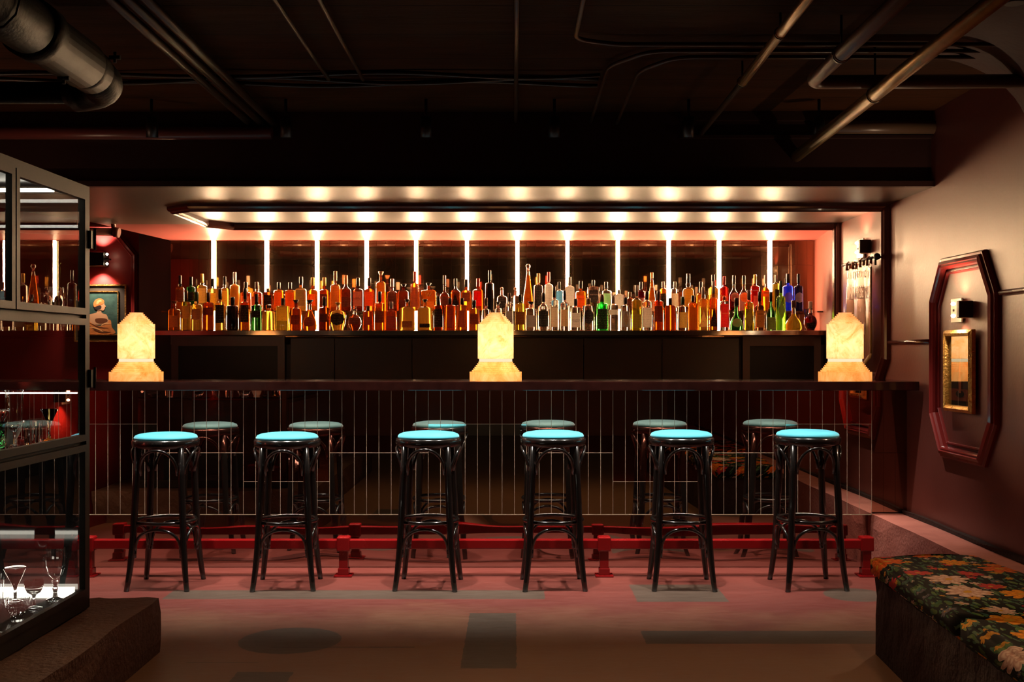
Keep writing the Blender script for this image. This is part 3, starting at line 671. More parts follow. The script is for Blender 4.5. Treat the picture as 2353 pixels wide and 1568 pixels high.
# zoom,row,u,width,top,shoulder,kind,cap,capcolour,liquid,label(z0,z1,shape,colour,deg),adjective,detail[,text]
B = [
(1,0,128,178,570,715,'round','c','n','amber',(.12,.50,'r','tan',45),'rounded amber','tan label'),
(1,0,298,138,425,600,'round','k','t','gold',(.30,.62,'r','tan',50),'slim pale gold','dark red cap'),
(1,0,445,158,440,650,'bulb','k','G','gold',(.28,.55,'r','mauve',50),'pale gold','green cap'),
(1,0,612,158,450,610,'round','k','t','redam',(.40,.60,'r','brown',60),'deep red amber','brown band label'),
(1,0,780,150,405,620,'round','k','k','gold',(.18,.62,'r','black',55),'gold','tall black label'),
(1,0,958,172,515,650,'round','k','k','black',None,'opaque black','black cap'),
(1,0,1135,142,390,620,'round','k','k','amber',(.20,.60,'r','black',58),'amber','black and gold label'),
(1,0,1298,150,470,650,'bulb','k','k','dkgreen',(.35,.55,'r','black',60),'dark green','long neck'),
(1,0,1475,178,625,735,'square','f','w','gold',None,'faceted pale gold','square glass stopper'),
(1,0,1675,184,530,655,'square','k','k','yellow',(.30,.72,'r','yellow',40),'square yellow','black cap and cream label'),
(1,0,1860,160,555,705,'round','c','k','redam',(.20,.50,'r','brown',45),'red amber','flared dark stopper'),
(1,0,2055,198,555,730,'pear','c','k','amber',(.12,.45,'o','brown',55),'round shouldered amber','curved brown label'),
(1,0,2262,165,510,690,'round','k','k','dark',(.25,.5,'r','brown',40),'dark amber','slim black cap'),
(2,0,228,236,590,715,'vase','c','g','gold',(.18,.62,'o','black',60),'wide squat gold','round black label'),
(2,0,465,188,640,770,'ball','h','t','dark',(.25,.52,'r','brown',75),'round dark amber','horse shaped stopper'),
(2,0,656,152,640,725,'round','k','t','redam',(.22,.55,'r','mauve',50),'short red amber','pale pink label'),
(2,0,820,152,435,620,'round','k','k','amber',(.20,.50,'r','brown',58),'tall amber','black cap and brown label'),
(2,0,985,160,580,730,'square','k','s','redam',(.08,.50,'r','mauve',40),'square red amber','large pink label'),
(2,0,1212,226,545,690,'flat','c','k','gold',(.10,.30,'r','brown',40),'broad flat gold','dark bottom label'),
(2,0,1465,226,545,690,'flat','c','k','gold',(.10,.22,'r','black',40),'broad flat honey','thin black label'),
(2,0,1655,136,500,650,'round','k','k','dark',(.10,.62,'r','black',65),'small dark brown','wide black label'),
(2,0,1820,166,530,640,'round','k','k','redam',(.10,.62,'r','mauve',30),'bright red amber','mauve strip label'),
(2,0,1992,158,530,640,'round','k','k','amber',(.10,.62,'r','mauve',30),'amber','mauve strip label'),
(2,0,2165,160,560,690,'round','k','k','amber',(.20,.55,'r','brown',45),'short amber','square black cap'),
(3,0,105,138,590,780,'round','k','t','clear',(.12,.40,'r','grey',40),'small clear','brown cap'),
(3,0,275,110,645,760,'round','c','k','clear',None,'squat clear','dark stopper'),
(3,0,437,116,520,680,'round','k','t','clear',(.12,.52,'r','grey',50),'slim clear','grey label'),
(3,0,590,148,540,690,'square','k','k','yellow',(.16,.52,'r','brown',45),'bright yellow','dark amber label'),
(3,0,745,172,640,765,'round','c','k','clear',(.12,.52,'r','grey',55),'short clear','red and grey label'),
(3,0,920,152,515,720,'slope','k','k','clear',(.10,.52,'r','black',60),'bell shaped clear','ornate black label'),
(3,0,1075,130,430,640,'round','k','k','clear',(.08,.55,'r','cream',50),'tall clear','cream portrait label','VOLSTEAD','black',.0105,.53),
(3,0,1222,124,480,680,'round','k','k','clear',(.10,.52,'r','tan',52),'clear','tan picture label'),
(3,0,1380,150,600,735,'round','k','k','clear',(.10,.55,'r','white',48),'clear','white printed label','WHEATLEY\nVODKA','black',.0115,.30),
(3,0,1562,176,595,710,'round','k','n','clear',(.20,.66,'o','black',48),'pale clear','round black label'),
(3,0,1755,172,540,680,'round','k','t','green',(.04,.60,'r','black',58),'bright green','black label'),
(3,0,1915,140,560,700,'square','k','s','clear',(.45,.60,'r','white',50),'ribbed clear','grey cap'),
(3,0,2090,146,580,710,'round','k','k','clear',(.10,.58,'r','grey',50),'clear','white diamond on grey label','','white',.01,.3),
(3,0,2248,142,410,640,'slope','k','s','olive',(.05,.36,'r','olive',58),'olive gold','tall tapering neck'),
(4,0,192,128,365,500,'slope','k','k','clear',(.08,.58,'r','white',55),'pale wine','white signature label'),
(4,0,330,120,365,495,'round','k','t','redam',(.22,.62,'r','brown',50),'dark red brown','brown paper label'),
(4,0,470,134,445,545,'round','k','k','redam',None,'glowing red amber','plain front'),
(4,0,620,142,430,560,'round','k','G','clear',(.08,.54,'r','gold',42),'clear','gold square label'),
(4,0,742,114,415,515,'square','k','k','orange',None,'square orange','engraved swirl'),
(4,0,865,116,315,475,'round','k','s','gold',(.08,.48,'t','white',58),'pale gold','white triangle label'),
(4,0,990,104,245,475,'round','k','s','amber',(.08,.48,'t','black',60),'golden amber','black triangle label'),
(4,0,1120,110,430,490,'round','k','r','clear',(.10,.78,'r','red',60),'red labelled','slanted white lettering','DIMMI','gold',.013,.50),
(4,0,1265,160,445,660,'pear','k','k','dkgreen',(.10,.38,'o','cream',50),'squat black green','round cream label'),
(4,0,1415,120,350,520,'bulb','k','t','olive',(.06,.52,'d','olive',62),'olive brown','pale diamond label'),
(4,0,1545,118,370,565,'round','k','k','brown',(.08,.52,'r','yellow',50),'dark brown','yellow label','FERNET','black',.012,.42),
(4,0,1680,112,370,640,'slope','k','k','dkgreen',(.02,.34,'r','tan',55),'dark green sloping','tan square label'),
(4,0,1800,118,240,455,'round','k','G','lime',(.20,.60,'d','grey',45),'bright lime green','silver crest label'),
(4,0,1955,206,475,665,'pear','k','t','yellow',None,'round golden','dimpled glass'),
(4,0,2155,160,485,650,'ball','k','w','dkred',(.06,.26,'r','black',50),'dark red cone','black and cream label'),
# back row
(1,1,210,128,205,400,'bulb','k','k','amber',(.25,.60,'r','brown',55),'dark amber','black cap'),
(1,1,365,128,225,385,'round','k','k','dkgreen',(.3,.55,'r','black',55),'deep green','black cap'),
(1,1,520,148,185,375,'bulb','k','y','gold',(.22,.62,'r','cream',55),'pale gold','gold cap and cream label'),
(1,1,672,148,250,420,'bulb','k','k','gold',(.2,.55,'r','yellow',50),'glowing gold','printed swirl label'),
(1,1,845,124,220,420,'bulb','k','k','gold',(.15,.58,'r','yellow',50),'slim gold','yellow label'),
(1,1,988,140,160,345,'inv','k','s','opal',None,'opaque yellow','tall clear neck'),
(1,1,1145,150,300,470,'bulb','k','k','redam',(.15,.5,'r','cream',50),'amber','cream label'),
(1,1,1300,150,300,470,'bulb','k','t','redam',(.15,.5,'r','tan',50),'amber','bulb neck'),
(1,1,1460,148,390,450,'round','k','g','dark',(.1,.7,'r','black',50),'short dark','red printed label'),
(1,1,1615,146,305,430,'round','k','k','orange',(.1,.65,'r','orange',52),'orange amber','black cap'),
(1,1,1775,150,305,430,'round','k','k','orange',(.1,.65,'r','orange',52),'second orange amber','black cap'),
(1,1,1930,160,225,425,'square','k','k','gold',(.15,.62,'r','grey',42),'square','large grey label'),
(1,1,2095,148,235,450,'round','k','y','orange',(.15,.5,'r','orange',45),'bright orange','gold cap'),
(1,1,2262,148,235,450,'round','k','y','redam',(.15,.5,'r','brown',45),'deep orange','brown label'),
(2,1,190,148,145,375,'round','k','n','amber',(.12,.62,'r','gold',52),'tall amber','cork in long neck'),
(2,1,340,150,205,420,'slope','k','o','dark',(.12,.40,'r','brown',52),'tapering dark amber','orange cork'),
(2,1,510,150,240,430,'round','k','k','dark',(.15,.58,'r','cream',52),'dark amber','cream label','OLD\nFORESTER','black',.011,.38),
(2,1,672,150,240,430,'round','k','k','redam',(.15,.58,'r','orange',52),'glowing red amber','faded label'),
(2,1,838,146,150,340,'round','c','n','orange',(.15,.45,'r','orange',45),'tall orange','wide cork top'),
(2,1,998,158,255,470,'round','k','s','dark',(.15,.62,'o','brown',58),'dark amber','oval brown label'),
(2,1,1160,146,330,450,'square','c','k','dark',(.15,.4,'r','brown',40),'squarish dark red','flared glass stopper'),
(2,1,1320,130,150,350,'round','k','r','orange',(.10,.60,'r','mauve',50),'tall coral','pink label'),
(2,1,1518,226,315,440,'flat','c','k','amber',(.10,.34,'r','gold',45),'wide amber','large W on front','W','gold',.042,.58),
(2,1,1742,140,205,460,'vase','k','t','dark',(.15,.4,'r','brown',45),'slim dark amber','dark top and long neck'),
(2,1,1898,140,250,450,'slope','k','k','dark',(.15,.55,'t','black',50),'sloped dark amber','triangular dark label'),
(2,1,2050,150,260,455,'round','k','k','orange',(.30,.58,'r','brown',45),'bright orange','dark square label'),
(2,1,2220,154,250,435,'round','k','r','redam',(.15,.60,'r','red',45),'orange red','red label'),
(3,1,155,130,195,400,'round','k','k','black',None,'tall black','slim neck'),
(3,1,327,160,435,600,'round','b','n','clear',(.10,.60,'o','black',48),'clear','ball stopper and dark label'),
(3,1,520,150,435,600,'round','b','n','clear',None,'clear','ball stopper on light tube'),
(3,1,705,160,105,900,'cone','b','s','amber',None,'very tall conical amber','glass ball top'),
(3,1,850,140,240,430,'round','k','y','clear',(.05,.65,'r','black',52),'tall clear','dark label and cork'),
(3,1,995,128,222,420,'round','k','r','clear',(.05,.72,'r','white',52),'tall clear','red cap and white label'),
(3,1,1145,114,360,500,'round','k','k','clear',(.05,.68,'r','blue',52),'clear','bright blue label'),
(3,1,1295,144,290,450,'square','k','s','clear',(.15,.75,'r','white',48),'clear','white label on light tube'),
(3,1,1452,152,350,520,'round','k','k','orange',(.10,.52,'r','orange',52),'round shouldered orange','black cap','TERRALTA','black',.0105,.40),
(3,1,1632,184,335,440,'flat','k','k','clear',(.28,.68,'d2','black',46),'wide ribbed clear','black shield label','AVIATION','white',.0125,.53),
(3,1,1812,156,360,500,'round','k','k','clear',(.10,.60,'r','green',48),'clear','green label'),
(3,1,1995,190,470,550,'flat','k','s','clear',(.10,.85,'r','white',40),'broad white','brush mark label'),
(3,1,2150,118,505,610,'round','k','n','brown',(.1,.5,'r','brown',50),'small dark brown','cork stopper'),
(3,1,2308,108,360,500,'slope','k','k','dkred',(.05,.45,'r','cream',55),'dark wine red','cream lower label'),
(4,1,250,104,140,520,'cone','k','o','orange',(.0,.28,'r','cream',50),'orange cone','flared orange top','OVAL','white',.010,.62),
(4,1,385,88,250,345,'bulb','k','s','orange',(.10,.60,'r','black',52),'orange','black band label'),
(4,1,527,92,250,345,'bulb','k','s','clear',(.10,.60,'r','cream',52),'clear','cream printed label'),
(4,1,688,140,155,365,'bulb','k','k','gold',(.1,.55,'r','gold',40),'round gold','long bulbous clear neck'),
(4,1,838,112,250,425,'bulb','k','k','orange',None,'round orange','pinched black neck'),
(4,1,985,124,165,345,'slope','k','k','yellow',(.1,.45,'r','gold',45),'tall yellow green','dark foil top'),
(4,1,1120,110,185,335,'round','k','r','red',(.1,.45,'r','yellow',45),'bright red','red top beside light tube'),
(4,1,1238,114,175,420,'slope','k','k','dkred',(.25,.52,'o','cream',55),'tapering dark red','round cream label'),
(4,1,1355,112,175,420,'slope','k','k','pink',(.25,.52,'o','orange',55),'tapering pink','round pink label'),
(4,1,1490,114,165,320,'round','k','y','red',(.10,.42,'r','cream',30),'vivid red','gold cap and white lettering','CAMPARI','white',.0125,.56),
(4,1,1618,110,170,335,'vase','k','s','orange',(.40,.56,'r','orange',50),'coral red','slanted dark lettering','APEROL','black',.012,.50),
(4,1,1745,92,170,285,'slope','k','s','yellow',(.1,.6,'r','black',30),'pale yellow','black strip label'),
(4,1,1885,128,155,320,'round','k','k','blue',(.22,.50,'o','mauve',50),'vivid blue','oval lilac label'),
(4,1,2012,112,155,320,'round','k','k','navy',(.22,.50,'o','cream',55),'navy','oval cream label'),
]
labs = []
for i, e in enumerate(B):
    zo, row, u, wz, tz, sz, kind, cap, cc, liq, lb, adj, det = e[:13]
    x0, y0, s = ZM[zo]; d = 8.02 if row == 0 else 8.19; base = SH if row == 0 else RS; pm = F / d
    px = x0 + u / s; r = wz / s / 2 / pm * .985
    top = Z(y0 + tz / s, d); hb = Z(y0 + sz / s, d) - base; ht = top - base
    if kind not in ('cone', 'pear', 'ball', 'vase', 'inv'): hb = max(hb, .03)
    caph = dict(k=.20 * ht, c=.10 * ht, b=.13 * ht, f=.14 * ht, h=.2 * ht)[cap]
    if cap == 'k': caph = min(caph, (ht - hb) * .62)
    if kind == 'cone': caph = .14 * ht if cap == 'b' else .12 * ht
    nr = r * (.30 if kind not in ('flat', 'vase') else .20); nr = max(nr, .0095); nr = min(nr, .0155)
    hn = ht - caph
    P = profile({'square': 'round', 'flat': 'round'}.get(kind, kind), r, hb if kind != 'cone' else hn * .5, hn, nr)
    sq = .55 if kind == 'square' else 0.; ys = {'flat': .55}.get(kind, 1.)
    if row == 0: ys *= min(1., .062 / r); 
    else: ys *= min(1., .05 / r)
    prevn = B[i - 1][11] if i and B[i - 1][1] == row else None
    where = 'front row' if row == 0 else 'back row'
    lab = '%s bottle with %s, %s' % (adj, det, where)
    if prevn and len(lab.split()) + 3 + len(prevn.split()) <= 16: lab += ', right of %s one' % prevn
    if not prevn: lab += ', left end of shelf'
    labs.append(lab)
    yc = 0
    t = thing('bottle', lab, 'bottle', (X(px, d), d, base + .0003), group='bottles in the %s of the back bar' % where)
    fill = hb + (hn - hb) * (.25 if kind != 'cone' else .9)
    if liq in ('black', 'opal', 'dkgreen', 'navy', 'brown'): mats = [LM[liq if liq != 'opal' else 'opal'], LM['clear' if liq == 'opal' else liq]]
    else: mats = [LM[liq], LM['clear' if liq not in ('blue', 'green', 'lime') else liq]]
    # make sure a ring lies at the fill level
    for j in range(len(P) - 1):
        if P[j][1] < fill - .002 < P[j + 1][1] - .004 and fill < P[j + 1][1] - .002:
            P.insert(j + 1, (r_at(P, fill), fill)); break
    inside = liq in IL and liq not in ('dkgreen', 'green', 'lime', 'blue', 'navy', 'brown')
    if inside: mats = [LM['clear'], LM['clear']]
    q = MB(); q.lathe(P, 28, sq=sq, ys=ys, mi=lambda z: 0 if z < fill else 1); q.build('glass_body', mats, t)
    if inside:
        IP = [(max(r_ - max(.0022, r_ * .09), .003), max(z_, .006)) for r_, z_ in P if z_ <= fill + 1e-6]
        IP = [(IP[0][0] * .9, .0055)] + [p for p in IP if p[1] > .0065]
        if IP[-1][1] < fill - .003: IP.append((max(r_at(P, fill) - .0022, .003), fill))
        q = MB(); q.lathe(IP, 24, sq=sq, ys=ys); q.build('liquid', IL[liq], t)
    q = MB()
    e_ = .0005
    if cap == 'k':
        cr_ = nr + .0016; q.lathe([(cr_, hn - caph * .25 + .001), (cr_, ht - .002), (cr_ * .9, ht)], 20)
        q.build('cap', CM[cc], t)
    elif cap == 'c':
        q.lathe([(nr * .9, hn + e_), (nr * 1.15, hn + caph * .3), (nr * 1.7, hn + caph * .7), (nr * 1.75, ht - .001), (nr * 1.6, ht)], 20); q.build('stopper', CM[cc], t)
    elif cap == 'b':
        rb = caph * .5 if kind != 'cone' else .018; zc = ht - rb
        q.lathe([(nr * .9, hn + e_)] + [(rb * math.cos(a), zc + rb * math.sin(a)) for a in [(-1.1 + .245 * k_) for k_ in range(11)]], 20); q.build('stopper', LM['clear'] if cc == 's' else CM[cc], t)
    elif cap == 'f':
        q.box(-.019, .019, -.014, .014, hn + e_, ht); q.build('stopper', LM['clear'], t, bevel=.002)
    elif cap == 'h':
        q.lathe([(nr * 1.1, hn), (nr * 1.2, hn + caph * .35), (nr * .5, hn + caph * .4)], 14)
        q.tube([(-.012, 0, hn + caph * .45), (-.006, 0, hn + caph * .7), (.006, 0, hn + caph * .72), (.014, 0, hn + caph * .95)], .0035, 8)
        for dx in (-.009, .009): q.tube([(dx, 0, hn + caph * .68), (dx * 1.4, 0, hn + caph * .4)], .0016, 6)
        q.build('stopper', CM[cc], t)
    if lb:
        z0, z1, shp, lc, dg_ = lb; z0 *= ht; z1 *= ht
        q = MB(); nr_ = 13; nc = 15; vs = []; fs = []
        for a in range(nr_):
            tt = a / (nr_ - 1); z_ = z0 + (z1 - z0) * tt
            h_ = dict(r=1, o=math.sqrt(max(0, 1 - (2 * tt - 1) ** 2)), d=1 - abs(2 * tt - 1), t=max(0, 1 - tt * 1.05), d2=min(1, .55 + tt * 2))[shp] * R(dg_)
            rr = max(r_at(P, z_ - .002), r_at(P, z_ + .002)) + .0007
            for c_ in range(nc):
                an = -math.pi / 2 + (c_ / (nc - 1) * 2 - 1) * h_; ca, sa = math.cos(an), math.sin(an)
                qf = 1 / (abs(ca) ** (2 + 6 * sq) + abs(sa) ** (2 + 6 * sq)) ** (1 / (2 + 6 * sq)) if sq else 1
                vs.append((rr * ca * qf, rr * sa * qf * ys, z_))
        for a in range(nr_ - 1):
            for c_ in range(nc - 1): fs.append((a * nc + c_, a * nc + c_ + 1, (a + 1) * nc + c_ + 1, (a + 1) * nc + c_))
        q.add(vs, fs, 0, True); q.build('paper_label', LBM[lc], t)
    if len(e) > 13 and e[13]:
        ln_ = max(len(s_) for s_ in e[13].split('\n')); wt = ln_ * e[15] * .62
        xs_ = min(1., 1.55 * r / wt)
        mtx = Matrix.Translation((0, -(r_at(P, e[16] * ht) * ys) - .0022, e[16] * ht)) @ Matrix.Rotation(math.pi / 2, 4, 'X')
        text_mesh('lettering', e[13], e[15], mtx, t, INK[e[14]], .0003, xs=xs_)
    if det.startswith('white diamond'):
        q = MB(); q.add([(0, -r - .002, .12 * ht), (.019, -r - .002, .34 * ht), (0, -r - .002, .56 * ht), (-.019, -r - .002, .34 * ht)], [(0, 1, 2, 3)]); q.build('label_diamond', LBM['cream'], t)
if len(set(labs)) != len(labs): print('DUP LABELS', [l for l in labs if labs.count(l) > 1])
t = MB(); t.lathe([(.016, 0), (.016, .16), (.0155, .16), (.0155, .004), (.0001, .004)], 20)
o = t.build('measuring_glass', M['crystal']); o.location = (X(1850, 8.14), 8.10, SH + .0003); tag(o, 'narrow clear glass cylinder beside the dark red cone bottle', 'glass')

# ------------------------------------------------------------------ banner, sconces, pictures
def sconce(loc, label, red=False):
    x_, y_, z_ = loc
    t = thing('wall_sconce', label, 'wall light', loc)
    bx(-.022, -.012, .03, .165, -.062, .062).build('back_plate', M['plate'], t, bevel=.003)
    q = MB(); q.tube([(-.03, .10, 0), (-.036, .10, 0)], .006, 8); q.tube([(-.03, .045, 0), (-.0, .045, 0)], .005, 8); q.build('screw', M['blackm'], t)
    q = MB(); pts = [(-.075, -.075), (-.075, -.045), (-.045, .0), (-.035, .0), (-.004, -.03), (-.004, -.075)]
    q.prism([(a, c) for a, c in pts], -.042, .042); q.build('shade', M['blackm'], t, bevel=.004)
    for sz in (-1, 1):
        q = MB(); q.lathe([(.0001, -.010), (.009, -.006), (.012, 0), (.009, .006), (.0001, .010)], 12, c=(-.064, .024, sz * .030)); q.build('bulb', M['bulb'], t)
        l = bpy.data.lights.new('sconce_light', 'SPOT'); l.energy = 14; l.color = (1, .66, .40); l.spot_size = R(130); l.spot_blend = .7; l.shadow_soft_size = .012
        lo_ = bpy.data.objects.new('sconce_light', l); col.objects.link(lo_); lo_.parent = t; lo_.location = (-.060, .035, sz * .050)
        lo_.rotation_euler = (0 if sz < 0 else math.pi, 0, 0)
    return t
sconce((WR - .001, 5.56, Z(713, 5.62)), 'black wall sconce with cream plate inside the octagonal moulding')
sconce((WR - .001, 7.13, Z(571, 7.2)), 'black wall sconce with cream plate above the hanging banner')
# unseen sconce added to wash the red left wall reflected in the tiles
t = sconce((-3.1, 5.25, .95), 'added unseen sconce lighting the red left wall seen in the bar mirror'); t.rotation_euler = (0, 0, math.pi)

rod = thing('banner_rod', 'dark iron rod with ball ends holding the satin banner', 'rod', (2.19, 7.1, 1.825))
q = MB(); q.tube([(0, .31, 0), (0, -.36, 0)], .008, 10); q.build('rod', M['blackm'], rod)
q = MB(); q.lathe([(.0001, -.022), (.016, -.015), (.022, 0), (.016, .015), (.0001, .022)], 16, c=(0, -.37, 0)); q.lathe([(.0001, -.012), (.012, 0), (.0001, .012)], 12, c=(0, .32, 0)); q.build('finial', M['blackm'], rod)
q = MB(); q.tube([(0, -.33, 0), (.072, -.33, 0)], .006, 8); q.tube([(0, .28, 0), (.072, .28, 0)], .006, 8); q.tube([(0, -.34, -.01), (0, -.34, -.05)], .007, 8); q.build('wall_bracket', M['blackm'], rod)
satin = rough_paint('bronze_satin', (.15, .055, .030), (.22, .085, .048), 6, .28, .15, 14, .7, (1, 1, .4)); satin.node_tree.nodes['Principled BSDF'].inputs['Metallic'].default_value = .35
bn = thing('hanging_banner', 'bronze satin banner with pale capital lettering and fringe on right wall', 'banner', (2.19, 7.1, 1.82))
def cloth_x(v, z): return .012 * math.sin(v * 26 + z * 3) * min(1, (1.82 - z) * 3) + .004 * math.sin(v * 55)
q = MB(); vs = []; fs = []; NV, NZ = 34, 40; y0_, y1_ = .25, -.27
for i in range(NV + 1):
    tv = i / NV; v = y0_ + (y1_ - y0_) * tv; tip = .58 + .12 * (1 - abs(2 * tv - 1)) * 1.0
    for j in range(NZ + 1):
        z_ = -.03 - (tip - .03) * j / NZ; vs.append((cloth_x(v, z_ + 1.82), v, z_))
for i in range(NV):
    for j in range(NZ): a = i * (NZ + 1) + j; fs.append((a, a + 1, a + NZ + 2, a + NZ + 1))
q.add(vs, fs, 0, True); q.build('banner_cloth', satin, bn)
for v in (.2, .07, -.08, -.22): q = MB(); q.tube([(.011, v, -.03), (.012, v, 0), (0, v, .013), (-.012, v, 0), (-.011, v, -.04)], .009, 6); q.build('hanging_loop', satin, bn)
q = MB()
for i in range(60):
    tv = i / 59; v = y0_ + (y1_ - y0_) * tv; tip = .58 + .12 * (1 - abs(2 * tv - 1)); x_ = cloth_x(v, 1.2)
    q.tube([(x_, v, -tip + .005), (x_ - .004, v + .002, -tip - .03)], .0035, 5)
q.tube([(-.004, y1_, -.05), (-.006, y1_ - .003, -.3), (-.004, y1_, -.58)], .006, 6)
q.build('fringe', pbr('gold_fringe', (.28, .17, .05), .6), bn)
Mt = Matrix(((0, 0, -1, 0), (-1, 0, 0, 0), (0, 1, 0, 0), (0, 0, 0, 1)))
ltr = pbr('pale_stitched_letters', (.42, .27, .18), .5)
text_mesh('lettering', 'UNITED', .062, Matrix.Translation((-.022, 0, -.085)) @ Mt, bn, ltr, .001, xs=1.3)
text_mesh('lettering', 'UNIVERSE', .11, Matrix.Translation((-.022, -.01, -.20)) @ Mt, bn, ltr, .001, xs=.72)
text_mesh('lettering', 'NATION', .11, Matrix.Translation((-.022, -.01, -.43)) @ Mt, bn, ltr, .001, xs=.9)

def art_colour(name, c, r=.6): return pbr(name, c, r)
# gilt picture on the right wall, behind glass
gp = thing('framed_picture', 'narrow gilt framed glossy picture of a vase below the octagon sconce', 'picture', (WR - .02, 5.60, 1.155), R(2.0))
hw, hh = .145, .19
sweep([(-hw, -hh), (-hw, hh), (hw, hh), (hw, -hh)], True, [(-.018, 0), (-.016, .018), (0, .03), (.012, .024), (.018, 0)], lambda u, v, h: (-h, u, v), M['gold'], 'gilt_frame', gp)
bx(-.003, 0.0, -hw, hw, -hh, hh).build('picture_backing', art_colour('art_dark', (.02, .015, .012)), gp)
q = MB(); q.box(-.0045, -.003, -hw, hw, -.15, -.09); q.build('painted_table', art_colour('art_red', (.30, .06, .03)), gp)
q = MB(); q.add([(-.0052, .03 * math.cos(a) * 1.6, -.115 + .018 * math.sin(a)) for a in [i * .3142 for i in range(20)]], [tuple(range(20))]); q.build('painted_dish', art_colour('art_black', (.01, .01, .01)), gp)
q = MB(); q.add([(-.0056, y, z) for y, z in ((-.012, -.11), (.012, -.11), (.018, -.05), (.008, .02), (-.006, .08), (-.012, .09), (-.004, .02), (-.016, -.05))], [tuple(range(8))]); q.build('painted_vase', art_colour('art_flame', (.55, .16, .06)), gp)
m, nt, b_ = nm('picture_glass'); nt.nodes.remove(b_)
t_ = N(nt, 'ShaderNodeBsdfTransparent', Color=(.8, .8, .8, 1)); g_2 = N(nt, 'ShaderNodeBsdfGlossy', Roughness=.0, Color=(1, .95, .85, 1)); mx = N(nt, 'ShaderNodeMixShader', Fac=.55)
nt.links.new(t_.outputs[0], mx.inputs[1]); nt.links.new(g_2.outputs[0], mx.inputs[2]); nt.links.new(mx.outputs[0], nt.nodes['Material Output'].inputs[0])
q = MB(); q.quad((-.008, -hw, -hh), (-.008, hw, -hh), (-.008, hw, hh), (-.008, -hw, hh)); q.build('glazing', m, gp)

# portrait in the red room
d9 = 8.975
pt = thing('framed_portrait', 'gold edged portrait of a woman in orange headscarf on the red wall', 'picture', (X(232, d9), d9, Z(720, d9)))
hw, hh = X(290, d9) - X(232, d9), .225
sweep([(-hw, -hh), (-hw, hh), (hw, hh), (hw, -hh)], True, [(-.006, 0), (-.006, .02), (.006, .02), (.006, 0)], lambda u, v, h: (-u, -h, v), M['gold'], 'outer_frame', pt)
bx(-hw, hw, -.012, 0, -hh, hh).build('mount', M['paper'], pt)
iw, ih = hw * .70, hh * .77
sweep([(-iw, -ih), (-iw, ih), (iw, ih), (iw, -ih)], True, [(-.004, .012), (-.004, .018), (.004, .018), (.004, .012)], lambda u, v, h: (-u, -h, v), M['gold'], 'inner_frame', pt)
bx(-iw, iw, -.0135, -.012, -ih, ih).build('painted_background', rough_paint('art_teal', (.010, .045, .040), (.035, .10, .075), 12, .5, .1), pt)
def smooth_loop(P, n=5):
    out = []; N_ = len(P)
    for i in range(N_):
        p0, p1, p2, p3 = (Vector(P[(i + k) % N_]) for k in (-1, 0, 1, 2))
        for k in range(n):
            t = k / n; out.append(tuple(.5 * (2 * p1 + (p2 - p0) * t + (2 * p0 - 5 * p1 + 4 * p2 - p3) * t * t + (3 * p1 - p0 - 3 * p2 + p3) * t ** 3)))
    return out
def flat(name, pts, m, y): pts = smooth_loop(pts); q = MB(); q.add([(a * .001, y, c * .001) for a, c in pts], [tuple(range(len(pts)))]); return q.build(name, m, pt)
sk = art_colour('art_skin', (.50, .30, .15)); og = rough_paint('art_orange', (.42, .13, .02), (.62, .25, .06), 40, .6, .1)
dk = art_colour('art_shadow', (.10, .03, .006)); hg = art_colour('art_highlight', (.72, .42, .16))
flat('painted_back', [(-128, -80), (-118, -38), (-90, -12), (-52, -2), (-28, 8), (-20, 30), (6, 28), (8, 8), (22, -4), (48, -12), (62, -40), (66, -70), (20, -90), (-50, -92)], sk, -.0140)
flat('painted_shoulder_shade', [(-40, -48), (0, -40), (48, -46), (58, -66), (20, -84), (-30, -78)], dk, -.01415)
flat('painted_shawl', [(-132, -166), (-134, -70), (-112, -44), (-92, -62), (-60, -86), (-20, -100), (20, -98), (56, -78), (72, -52), (86, -66), (92, -110), (108, -166)], og, -.0145)
for k_, (a, c) in enumerate((((-128, -80), (60, -150)), ((-118, -110), (40, -160)), ((-90, -75), (70, -120)), ((0, -105), (86, -90)), ((-60, -130), (90, -150)))):
    A, C_ = Vector(a), Vector(c); n_ = (C_ - A).orthogonal().normalized() * 5; mdl = (A + C_) / 2 + n_ * (3 if k_ % 2 else -3)
    flat('painted_fold', [tuple(A), tuple(mdl + n_), tuple(C_), tuple(mdl - n_)], (dk, hg)[k_ % 2], -.0147 - .0001 * k_)
flat('painted_head', [(-20, 22), (-36, 55), (-28, 92), (0, 106), (26, 98), (33, 82), (34, 70), (44, 54), (37, 48), (38, 40), (34, 34), (30, 24), (14, 20), (6, 26)], sk, -.0153)
flat('painted_hair', [(-44, 34), (-46, 58), (-26, 62), (2, 60), (10, 48), (0, 30), (-22, 26)], art_colour('art_hair', (.015, .01, .01)), -.0156)
flat('painted_headscarf', [(-50, 50), (-54, 82), (-34, 110), (0, 118), (26, 106), (32, 86), (14, 70), (-20, 58)], og, -.0159)
flat('painted_scarf_light', [(-30, 70), (-26, 96), (0, 106), (12, 96), (-6, 88), (-16, 74)], hg, -.0161)
